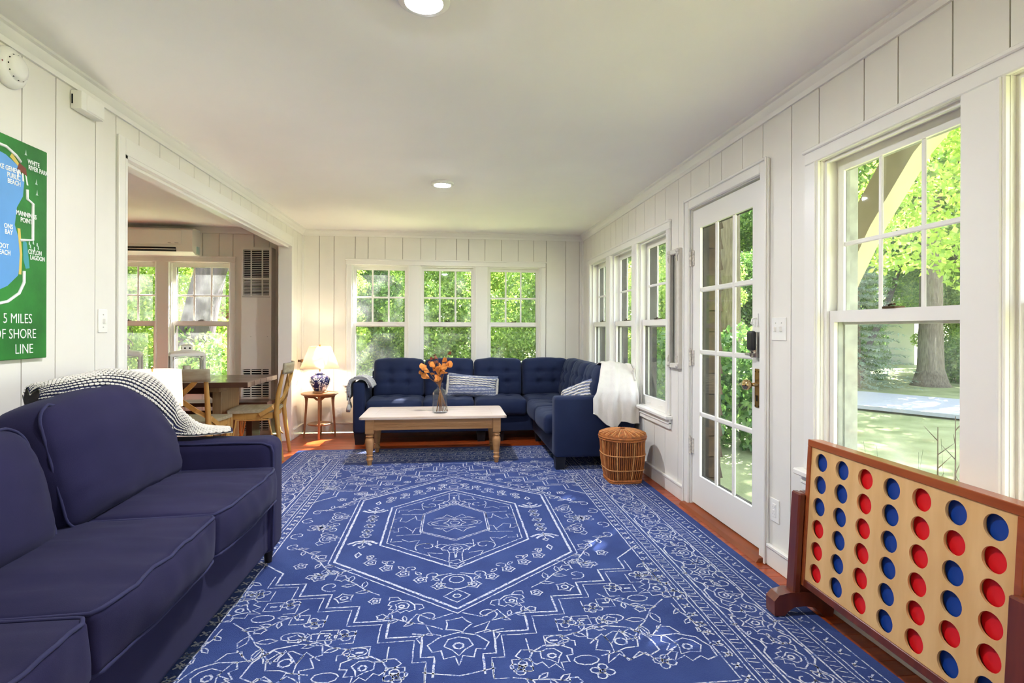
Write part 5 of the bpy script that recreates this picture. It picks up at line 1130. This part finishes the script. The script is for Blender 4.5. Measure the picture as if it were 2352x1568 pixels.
ch = thing('dining_chair', 'oak cross-back chair with its back to the sofa, on the near side of the table', 'chair', (-2.085, 4.76, 0), 0, 'cross-back dining chairs')
def chair(r):   # faces +y
    sp = [(-.19, -.2), (.19, -.2), (.225, .2), (.2, .215), (-.2, .215), (-.225, .2)]
    MB().prism(sp, 'z', .445, .470).build('seat', CHG, r, world=False)
    MB().box(-.20, .20, .165, .185, .39, .445).box(-.17, .17, -.185, -.165, .39, .445).box(-.2, -.18, -.17, .17, .39, .445).box(.18, .2, -.17, .17, .39, .445).build('seat_frame', CHW, r, world=False)
    for s_ in (-1, 1):
        MB().tube([(s_ * .2, .19, 0), (s_ * .195, .185, .25), (s_ * .19, .18, .445)], [.014, .018, .02], 10).build('leg', CHW, r, smooth=60, world=False)
        MB().tube([(s_ * .205, -.255, 0), (s_ * .2, -.22, .25), (s_ * .195, -.20, .45), (s_ * .195, -.215, .6), (s_ * .198, -.26, .83)], [.015, .02, .022, .02, .016], 10).build('back_post', CHW, r, smooth=60, world=False)
    def railp(i, j): x = -.235 + .47 * i; return (x, -.262 - .04 * (1 - (x / .235) ** 2) - .012 * j, .795 + .098 * j)
    solid(MB().grid(railp, 16, 4).build('top_rail', CHG, r, smooth=60, world=False), .02, 0)
    for s_ in (-1, 1):
        P_ = [Vector((s_ * .17, -.285, .855)), Vector((s_ * .12, -.29, .78)), Vector((0, -.275, .665)), Vector((-s_ * .12, -.245, .565)), Vector((-s_ * .205, -.17, .49)), Vector((-s_ * .215, -.06, .425))]
        m = MB(); vs = []
        for i, p in enumerate(P_):
            t = (P_[min(i + 1, 5)] - P_[max(i - 1, 0)]).normalized(); sd_ = Vector((0, -1, 0)) if i < 4 else Vector((-s_, -.3, 0)).normalized(); wv = t.cross(sd_).normalized() * .018; th = sd_ * (.004 + .0035 * (s_ > 0))
            vs += [p - wv - th * 1, p + wv - th, p + wv + th, p - wv + th]
        m.add(vs, [(4 * i + q, 4 * i + (q + 1) % 4, 4 * i + 4 + (q + 1) % 4, 4 * i + 4 + q) for i in range(5) for q in range(4)] + [(0, 1, 2, 3), (20, 21, 22, 23)])
        cs = m.build('cross_strap', CHW, r, world=False)
        MB().lathe([(0, .006), (.006, .005), (.008, 0)], 10).xf(Matrix.Translation((s_ * .165, -.292, .848)) @ Matrix.Rotation(PI / 2, 4, 'X')).build('rivet', BRASS, cs, world=False)
        for ang, n2 in ((0, 'a'),):
            MB().tube([(s_ * .2, -.195 + .0, .18)] + [(s_ * .196, -.17 + .34 * k / 10, .20 + .18 * min(1, 2.6 * math.sin(PI * k / 10) ** .8 if 0 < k < 10 else 0)) for k in range(11)] + [(s_ * .2, .175, .18)], .008, 7).build('bentwood_arch', CHW, r, smooth=60, world=False)
    MB().tube([(-.19, .185, .18)] + [(-.17 + .34 * k / 10, .185, .20 + .18 * min(1, 2.6 * math.sin(PI * k / 10) ** .8 if 0 < k < 10 else 0)) for k in range(11)] + [(.19, .185, .18)], .008, 7).build('bentwood_arch', CHW, r, smooth=60, world=False)
chair(ch)
c2 = copy_tree(ch); c2.location = (-1.79, 5.37, 0); c2.rotation_euler = (0, 0, PI / 2 + .12); c2['label'] = 'oak cross-back chair at the end of the dining table, seen side on'

ln = thing('lantern', 'white metal lantern with curved top, nearer the dining chair', 'lantern', (-2.52, 5.60, .74), .5, 'lanterns on the dining table')
LNM = mat('white_lantern_metal', '#e9e6de', .4)
def lantern(r):
    h = .135
    MB().cbox(-h - .01, h + .01, -h - .01, h + .01, 0, .02, .004).build('base', LNM, r, world=False)
    for sx in (-1, 1):
        for sy in (-1, 1): MB().cbox(sx * h - .011, sx * h + .011, sy * h - .011, sy * h + .011, .02, .22, .003).build('post', LNM, r, world=False)
    pr = [(h + .012, .205), (h + .012, .222), (h, .238), (h - .03, .25), (.055, .256), (.045, .262), (.045, .30), (.05, .305), (.03, .315), (0, .318)]
    vs = []
    for (q, z) in pr: vs += [(-q, -q, z), (q, -q, z), (q, q, z), (-q, q, z)]
    MB().add(vs, [(4 * i + k, 4 * i + (k + 1) % 4, 4 * i + 4 + (k + 1) % 4, 4 * i + 4 + k) for i in range(len(pr) - 2) for k in range(4)] + [(0, 3, 2, 1)]).build('roof', LNM, r, smooth=40, world=False)
    for a in range(4):
        m = MB(); M_ = Matrix.Rotation(a * PI / 2, 4, 'Z')
        m.tube([(-h + .012, -h, .03), (-h + .012, -h, .16), (-h + .03, -h, .19), (0, -h, .2), (h - .03, -h, .19), (h - .012, -h, .16), (h - .012, -h, .03)], .005, 6).xf(M_).build('window_arch', LNM, r, smooth=60, world=False)
        MB().box(-h + .012, h - .012, -h - .001, -h + .001, .02, .2).xf(M_).build('pane', GLASS, r, world=False)
        for k in (-1, 1): MB().lathe([(0, .002), (.008, .001), (.009, 0)], 10).xf(M_ @ Matrix.Translation((k * .02, -.0455, .28)) @ Matrix.Rotation(PI / 2, 4, 'X')).build('vent_hole', DARK, r, world=False)
    MB().tube([(.07 * math.cos(t * PI / 12), .0, .305 + .065 * math.sin(t * PI / 12)) for t in range(13)], .005, 7).build('handle', LNM, r, smooth=60, world=False)
    MB().lathe([(0, .02), (.035, .02), (.035, .11), (0, .11)], 18).build('candle', mat('ivory_wax', '#f1e8d2', .6), r, smooth=40, world=False)
lantern(ln)
l2_ = copy_tree(ln); l2_.location = (-3.10, 5.62, .74); l2_.rotation_euler = (0, 0, .42); l2_['label'] = 'white metal lantern with curved top, farther left by the opening edge'

pg_ = thing('wall_peg', 'small brown wooden peg on the left wall by the back corner', 'peg', (LW + .02, 6.42, .83)); PGM = mat('peg_brown', '#6b4a30', .5)
MB().lathe([(0, 0), (.014, 0), (.011, .02), (.018, .035), (.02, .048), (.014, .058), (0, .06)], 14).xf(Matrix.Translation((LW, 6.42, .845)) @ Matrix.Rotation(PI / 2, 4, 'Y')).build('knob', PGM, pg_, smooth=60)
MB().tube([(LW + .03, 6.42, .84), (LW + .034, 6.40, .76), (LW + .02, 6.36, .66), (LW + .012, 6.32, .58)], .0025, 6).build('hanging_wire', mat('thin_wire', '#8d8a84', .5), pg_, smooth=60)
# ================================================================ outdoors
GZ = -.40
GRASS = mat('lawn_grass', '#7b8455', .95, col2='#a6a97e', vscale=1.6, detail=8, bump=.6, bscale=40)
m = MB(); N = 40
o = MB().grid(lambda i, j: (-40 + 100 * i, -20 + 100 * j, GZ + .12 * nz(i * 6, j * 6)), N, N).build('lawn', GRASS, smooth=180); tag(o, 'dappled green lawn around the house', 'lawn', kind='structure')
ROAD = mat('asphalt', '#a9a9b4', .9, var=.06, vscale=20)
rp = [(7.0, 11.6), (7.6, 11.0), (8.25, 10.3), (9.1, 8.9), (10.5, 6.5), (12, 2), (14.6, 2), (12.9, 7.2), (11.6, 10.4), (10.3, 12.5), (9.2, 13.6), (8.4, 14.4)]
o = MB().prism(rp, 'z', GZ + .02, GZ + .09).build('road', ROAD); tag(o, 'pale grey road crossing the lawn', 'road', kind='structure')
BARK = mat('bark_grey', '#7d7264', .95, col2='#5a5146', vscale=7, stretch=(5, 5, .7), bump=1., bscale=14, bstretch=(6, 6, .8)); BARKD = mat('bark_dark', '#3f363c', .95, col2='#584c52', vscale=6, stretch=(4, 4, .6), bump=1., bscale=12, bstretch=(5, 5, .8))
LF = leaf_mat('leaf_green', '#567f2c', '#a5c060'); LY = leaf_mat('leaf_yellow_green', '#7fa43a', '#bccf62', .48); LDk = leaf_mat('leaf_deep', '#3f682c', '#7ba050', .4); LSP = leaf_mat('spruce_needle', '#9fb5a6', '#d2dfcf', .5)
def leaves(blobs, per, size, seed, asp=.55, shell=.5):
    """one mesh of rhombic leaves gathered in soft blobs (cx,cy,cz,rx,ry,rz)"""
    g = np.random.default_rng(seed); V = []
    for (bx, by, bz, rx, ry, rz) in blobs:
        d = g.normal(size=(per, 3)); d /= np.linalg.norm(d, axis=1)[:, None]; rr = g.uniform(shell, 1.0, (per, 1)) ** .6
        c = d * rr * np.array([rx, ry, rz]) + np.array([bx, by, bz])
        a = g.normal(size=(per, 3)); a /= np.linalg.norm(a, axis=1)[:, None]; b = np.cross(a, d + g.normal(size=(per, 3)) * .6); b /= np.linalg.norm(b, axis=1)[:, None] + 1e-9
        s = (size * g.uniform(.55, 1.3, (per, 1)))
        V.append(np.stack([c - a * s, c + b * s * asp, c + a * s, c - b * s * asp], 1).reshape(-1, 3))
    V = np.concatenate(V); n = len(V) // 4
    me = bpy.data.meshes.new('foliage'); me.vertices.add(len(V)); me.vertices.foreach_set('co', V.astype(np.float32).ravel())
    me.loops.add(4 * n); me.loops.foreach_set('vertex_index', np.arange(4 * n, dtype=np.int32)); me.polygons.add(n)
    me.polygons.foreach_set('loop_start', np.arange(0, 4 * n, 4, dtype=np.int32)); me.polygons.foreach_set('loop_total', np.full(n, 4, dtype=np.int32)); me.update(calc_edges=True); me.validate(); return me
def blobset(R, H, z0, n, seed, br):
    g = np.random.default_rng(seed); out = []
    for k in range(n):
        t = (k + .5) / n; z = z0 + (H - z0) * t; rad = R * (.55 + .45 * math.sin(PI * min(1, t * 1.05 + .08))); a = k * 2.4 + g.uniform(0, .6); q = rad * g.uniform(.25, 1)
        out.append((q * math.cos(a), q * math.sin(a), z, br * g.uniform(.7, 1.2), br * g.uniform(.7, 1.2), br * g.uniform(.5, .9)))
    return out
CR = {'bush': leaves(blobset(1.5, 3.6, .25, 30, 1, .62), 1100, .042, 11), 'tree': leaves(blobset(2.3, 6.4, 1.2, 46, 2, .85), 900, .055, 12), 'tall': leaves(blobset(3.4, 11.5, 2.6, 60, 3, 1.15), 700, .085, 13), 'maple': leaves(blobset(1.6, 3.2, 0, 26, 4, .6), 420, .055, 14), 'low': leaves(blobset(1.0, 1.1, .1, 16, 5, .42), 600, .04, 15), 'canopy': leaves(blobset(3.3, 3.4, 0, 34, 6, .95), 72, .17, 16)}
for me_ in CR.values(): me_.materials.append(LF)
def crown(kind, mt, parent, at=(0, 0, 0), sc=(1, 1, 1)):
    f = share('foliage', CR[kind], parent, at); f.scale = sc; f.material_slots[0].link = 'OBJECT'; f.material_slots[0].material = mt; return tag(f, kind='stuff')
def plant(name, label, cat, kind, mt, x, y, sc=1., rz=0., trunk=None, group=None, z=GZ, tm=None):
    r = thing(name, label, cat, (x, y, z), rz, group); crown(kind, mt, r, sc=(sc, sc, sc))
    if trunk:
        rad, h = trunk; n = 8; MB().tube([(.12 * nz(k, x) * sc, .12 * nz(k, y) * sc, -.1 + h * k / n) for k in range(n + 1)], [rad * (1.35 if k == 0 else 1.05 - .6 * k / n) for k in range(n + 1)], 10).build('trunk', tm or BARK, r, smooth=180, world=False)
    return r
# behind the back windows
gb = 'leafy trees behind the back windows'
for i, (x, y, k, mt, sc, tk, lb) in enumerate((
    (-3.2, 13.6, 'bush', LY, 1.0, (.06, 2.2), 'sunny yellow-green shrub outside the left back window'),
    (-.2, 13.8, 'bush', LF, 1.05, (.06, 2.4), 'mid-green shrub outside the middle back window'),
    (2.7, 13.6, 'bush', LF, 1.05, (.05, 2.2), 'leafy green shrub outside the right back window'),
    (-1.9, 18.6, 'tree', LF, .8, (.14, 4), 'green tree further back between the left and middle back windows'),
    (1.7, 19.0, 'tree', LY, .8, (.14, 4), 'light green tree further back between the middle and right back windows'),
    (5.2, 18.4, 'tree', LF, .8, (.12, 4), 'tree standing behind the right back window casing'),
    (-1.75, 15.6, 'bush', LDk, 1.1, (.06, 2.4), 'darker shrub filling the gap between left and middle back windows'),
    (1.25, 15.8, 'bush', LY, 1.1, (.06, 2.4), 'pale shrub filling the gap between middle and right back windows'),
    (-4.3, 14.6, 'tree', LY, .85, (.15, 4), 'yellow-green tree behind the dining windows'),
    (-5.6, 10.4, 'bush', LY, .95, (.06, 2), 'bright shrub outside the dining window under the air conditioner'),
    (-3.75, 9.6, 'low', LF, 1.25, None, 'low green shrub at the foot of the trunk outside the dining window'),
    (-7.4, 12.5, 'tree', LY, .8, (.13, 4), 'far left yellow-green tree seen through the dining window'),
    (5.6, 15.5, 'tree', LF, .9, (.16, 4.5), 'green tree seen through the corner side window'),
    (4.3, 10.9, 'bush', LY, .8, (.05, 2), 'yellow-green shrub outside the middle side window'),
    (6.0, 12.6, 'bush', LF, .9, (.05, 2), 'dense green shrub outside the side window by the mirror'))):
    plant('leafy_shrub' if k in ('bush', 'low') else 'leafy_tree', lb, 'shrub' if k in ('bush', 'low') else 'tree', k, mt, x, y, sc, i * 1.3, tk, gb)
# big leaning trunk outside the dining window and the red wall behind it
bt = thing('leaning_tree', 'thick grey leaning trunk outside the dining window', 'tree', (-4.35, 9.9, GZ))
MB().tube([(-4.45, 9.9, GZ - .1), (-4.42, 9.9, .2), (-4.36, 9.9, .8), (-4.25, 9.95, 1.5), (-4.1, 10, 2.3), (-3.95, 10, 3.6), (-3.9, 10, 6)], [.42, .34, .30, .27, .25, .22, .15], 14).build('trunk', BARKD, bt, smooth=180)
MB().tube([(-4.2, 9.95, 1.7), (-3.9, 9.9, 2.3), (-3.4, 9.9, 3.2), (-3.0, 10, 4.4)], [.16, .13, .1, .06], 10).build('bough', BARKD, bt, smooth=180)
crown('tree', LY, bt, (.3, .2, 3.2), (.8, .8, .5))
rb_ = thing('red_outbuilding', 'dull red boarded outbuilding behind the dining window trunk', 'building', (-4.4, 16.2, GZ)); RB = mat('red_boards', '#7d3a34', .85, var=.2, vscale=9, stretch=(5, 5, .4), rand=.15)
bm_ = MB().box(-.092, .092, -.02, .02, 0, 2.9).mesh('board', RB)
for k in range(22): share('board', bm_, rb_, (-2.1 + .19 * k, 0, 0))
MB().box(-6.6, -2.2, 16.25, 18.2, GZ, GZ + 2.85).build('body', RB, rb_); MB().prism([(16.0, GZ + 2.85), (18.4, GZ + 2.85), (17.2, GZ + 3.9)], 'x', -6.8, -2.0).build('roof', mat('grey_shingle', '#5a5550', .9), rb_)
# right-hand view: oak, spruce, trees beyond the road
ok_ = thing('oak_tree', 'thick oak trunk beyond the road in the large window', 'tree', (13.9, 14.3, GZ))
MB().tube([(13.9, 14.3, GZ - .1), (13.9, 14.3, GZ + .12), (13.9, 14.3, GZ + .5), (13.9, 14.3, 1.5), (13.92, 14.3, 4), (13.8, 14.3, 7), (14, 14.4, 11)], [.58, .44, .33, .285, .27, .24, .12], 18).build('trunk', BARK, ok_, smooth=180)
MB().tube([(13.9, 14.3, 4.6), (12.9, 14.0, 5.6), (11.6, 13.8, 6.2), (10.6, 13.5, 6.4)], [.18, .14, .1, .05], 9).build('bough', BARK, ok_, smooth=180); MB().tube([(13.9, 14.3, 5.2), (14.8, 14.0, 6.5), (15.8, 13.8, 7.6)], [.16, .12, .06], 9).build('bough', BARK, ok_, smooth=180)
crown('tall', LF, ok_, (0, 0, 2.2))
sp_ = thing('spruce_tree', 'pale blue-green spruce left of the oak in the large window', 'tree', (11.4, 14.1, GZ))
MB().tube([(11.4, 14.1, GZ - .1), (11.4, 14.1, 5.2)], [.12, .02], 8).build('trunk', BARK, sp_, smooth=180)
g = np.random.default_rng(5); V = []; F = []
for k in range(26):
    z = .1 + 5.0 * (k / 26); R = 1.35 * (1 - k / 26) + .08
    for q in range(14):
        a = q * 2 * PI / 14 + k * .37; L = R * g.uniform(.8, 1.1)
        for t in np.linspace(.25, 1, 9):
            for s_ in range(7):
                p = np.array([math.cos(a) * L * t, math.sin(a) * L * t, z - .22 * L * t + .12 * t * t]); d = np.array([math.cos(a + g.uniform(-1.1, 1.1)), math.sin(a + g.uniform(-1.1, 1.1)), g.uniform(-.5, .35)]) * .13; w_ = np.cross(d, [0, 0, 1.]) * .14
                i0 = len(V); V += [p - w_, p + w_, p + d + w_ * .4, p + d - w_ * .4]; F.append((i0, i0 + 1, i0 + 2, i0 + 3))
me = bpy.data.meshes.new('needles'); me.from_pydata([tuple(v) for v in V], [], F); me.materials.append(LSP); tag(share('needles', me, sp_), kind='stuff')
gr_ = 'trees beyond the road'
for i, (x, y, k, mt, sc, tk, lb) in enumerate((
    (9.2, 18.5, 'tree', LDk, 1.1, (.2, 5), 'dark green tree behind the spruce'),
    (14.0, 19.5, 'tall', LF, .85, (.25, 6), 'tall green tree behind the oak, to its left'),
    (18.5, 18.0, 'tall', LF, .9, (.25, 6), 'tall green tree behind the oak, to its right'),
    (19.5, 12.5, 'tall', LY, .9, (.28, 6), 'bright tall tree right of the oak beyond the road'),
    (12.6, 23.5, 'tall', LY, 1., (.25, 6), 'farthest light green tree, left of the oak'),
    (23, 22, 'tall', LF, 1.1, (.3, 7), 'farthest tall tree, right of the oak'),
    (12.9, 16.6, 'low', LDk, 1.25, None, 'low dark shrub left of the oak foot'), (16.0, 15.0, 'low', LDk, 1.1, None, 'low dark shrub right of the oak foot'),
    (6.8, 21.0, 'tall', LF, .8, (.22, 5), 'tall tree seen through the door panes'),
    (14.6, 18.6, 'bush', LDk, 1.0, (.06, 2.5), 'dark shrub mass behind the slanting trunk'), (17.4, 16.6, 'bush', LF, .9, (.06, 2.5), 'green shrub mass right of the oak'),
    (8.6, 14.2, 'bush', LDk, 1.0, (.06, 2.5), 'dense shrub seen through the door glass'), (4.1, 7.6, 'low', LDk, 1.3, None, 'dark low shrub standing in for the shade close outside the door'))):  # last shrub set near and dark to stand for shade by the door
    plant('leafy_shrub' if k in ('bush', 'low') else 'leafy_tree', lb, 'shrub' if k in ('bush', 'low') else 'tree', k, mt, x, y, sc, i * .9, tk, gr_)
lt_ = thing('slanting_tree', 'thin dark slanting trunk between spruce and oak', 'tree', (12.9, 15.9, GZ)); MB().tube([(12.9, 15.9, GZ - .1), (13.1, 15.9, .5), (13.6, 15.8, 1.5), (14.2, 15.9, 2.8), (14.6, 16, 4.4)], [.13, .11, .09, .08, .05], 8).build('trunk', BARKD, lt_, smooth=180)
crown('maple', LDk, lt_, (1.3, .1, 2.6))
wh_ = thing('far_house', 'pale grey house glimpsed between trees beyond the road', 'building', (18.5, 24.5, GZ)); HWM = mat('pale_siding', '#8e928c', .8, rand=.05)
MB().box(15, 22, 23.5, 27, GZ, GZ + 3).build('wall', HWM, wh_); MB().prism([(23.1, GZ + 3), (27.4, GZ + 3), (25.2, GZ + 4.7)], 'x', 14.7, 22.3).build('roof', MATS['grey_shingle'], wh_)
# maple bough hanging close to the large window, high crowns added out of view to dapple the sun
plant('maple_bough', 'sunlit yellow-green maple branch at the top right of the large window', 'tree', 'maple', LY, 6.6, 6.0, .95, .4, None, None, 2.1)
mbx = MB().tube([(7.4, 5.2, GZ), (7.5, 5.1, 2.5), (7.2, 5.5, 3.6), (6.6, 6.0, 4.2)], [.12, .1, .07, .03], 8).build('trunk', BARK, bpy.data.objects['maple_bough'], smooth=180)
for i, (x, y, z, sc, lb) in enumerate(((4.6, 9.6, 6.3, 1.0, 'added high leafy crown above the corner of the house, dappling the sun'), (7.4, 13.4, 8.6, 1.0, 'added high leafy crown behind the corner trees, dappling the sun'))):
    r = plant('added_shade_tree', lb, 'tree', 'canopy', LF, x, y, sc, i, None, 'out-of-view trees added to shade the house', z)
    MB().tube([(x + .9, y + .6, GZ - z + 0 - 0 + z), (x + .9, y + .6, z - .5), (x + .3, y + .2, z + 1.2), (x, y, z + 2.5)], [.24, .17, .11, .05], 9).build('trunk', BARK, r, smooth=180)
r = plant('added_shade_tree', 'added high leafy crown before the large window, blocking sun from the rug', 'tree', 'canopy', LF, 5.0, 7.4, .62, 2.2, None, 'out-of-view trees added to shade the house', 5.9)  # crown added to keep a sun patch off the near rug
MB().tube([(8.8, 4.0, GZ - .1), (8.7, 4.1, 3.4), (7.3, 5.6, 5.6), (5.0, 7.4, 6.9)], [.24, .18, .12, .04], 9).build('trunk', BARK, r, smooth=180)
# twiggy plant and blade leaves under the large window
tw_ = thing('twiggy_plant', 'thin twiggy plant with dark blade leaves just outside the large window', 'plant', (2.75, 2.75, GZ)); TWM = mat('twig_brown', '#5a4a38', .8); BLD = mat('blade_green', '#4f5f3c', .6)
random.seed(5)
for k in range(7):
    x, y = 2.55 + .16 * random.random() + .03 * k, 2.5 + .12 * k; h = random.uniform(.85, 1.05); dx, dy = random.uniform(-.1, .1), random.uniform(-.12, .12)
    m = MB(); vs = []
    for t in (0, .35, .7, 1): 
        wv = .018 * (1 - t) + .001; vs += [(x + dx * t - wv, y + dy * t, GZ + h * t), (x + dx * t + wv * .3, y + dy * t + .004, GZ + h * t), (x + dx * t, y + dy * t + wv, GZ + h * t)]
    m.add(vs, [(3 * i + q, 3 * i + (q + 1) % 3, 3 * i + 3 + (q + 1) % 3, 3 * i + 3 + q) for i in range(3) for q in range(3)]).build('blade_leaf', BLD, tw_)
for (x, y, tx, ty, h) in ((2.75, 2.72, .12, -.12, 1.30), (2.72, 2.75, -.05, -.05, 1.08), (2.78, 2.7, .1, .1, 1.12)):
    P_ = [Vector((x, y, GZ)), Vector((x + tx * .3, y + ty * .3, GZ + h * .5)), Vector((x + tx, y + ty, GZ + h))]; m = MB().tube(P_, [.008, .006, .002], 6)
    for k in range(7): p = P_[1].lerp(P_[2], k / 7); a = random.uniform(0, 6.28); m.tube([p, p + Vector((math.cos(a) * .07, math.sin(a) * .07, .07))], [.003, .001], 5)
    m.build('twig', TWM, tw_, smooth=180)
crown('low', LDk, tw_, (.05, .15, 0), (.32, .42, .55))
# eave with a knee brace outside the large window, shingled return beside the door
EV = mat('cream_outer_paint', '#b5ac92', .7, var=.08, vscale=8)
kb = thing('knee_brace', 'cream wooden knee brace under the eave outside the large window', 'brace', (1.95, 2.6, 1.6))
MB().prism([(2.65, 1.42), (2.75, 1.50), (2.62, 1.75), (2.35, 2.06), (2.12, 2.22), (1.95, 2.30), (1.95, 2.18), (2.2, 2.0), (2.45, 1.72)], 'x', 2.05, 2.14).build('brace', EV, kb)
MB().box(1.78, 2.06, 2.62, 2.72, 1.38, 1.50).build('wall_block', EV, kb)
o = MB().prism([(1.77, 2.42), (2.5, 2.28), (2.5, 2.34), (1.77, 2.50)], 'y', RY, 3.62).build('eave', mat('eave_boards', '#8f8574', .8, var=.15, vscale=10)); tag(o, 'weathered boarded eave along the door side of the house', 'eave', kind='structure')
sg = thing('shingle_return', 'dark brown shingled wall return just outside the glazed door', 'wall', (1.9, 3.68, GZ), kind='structure'); SHG = mat('brown_shingle', '#4a382a', .85, var=.3, vscale=14, rand=.2)
MB().box(1.78, 1.86, 3.62, 3.78, GZ, 2.36).build('core', DARKWOOD, sg)
for k in range(19):
    z = GZ + .145 * k; MB().prism([(1.78, z), (1.90, z), (1.868, z + .15), (1.78, z + .15)], 'y', 3.60, 3.62).build('shingle', SHG, sg)
    for q in range(2): MB().prism([(3.61 + .085 * q, z), (3.69 + .085 * q, z), (3.69 + .085 * q, z + .15), (3.61 + .085 * q, z + .15)], 'x', 1.86, 1.888).build('shingle', SHG, sg)
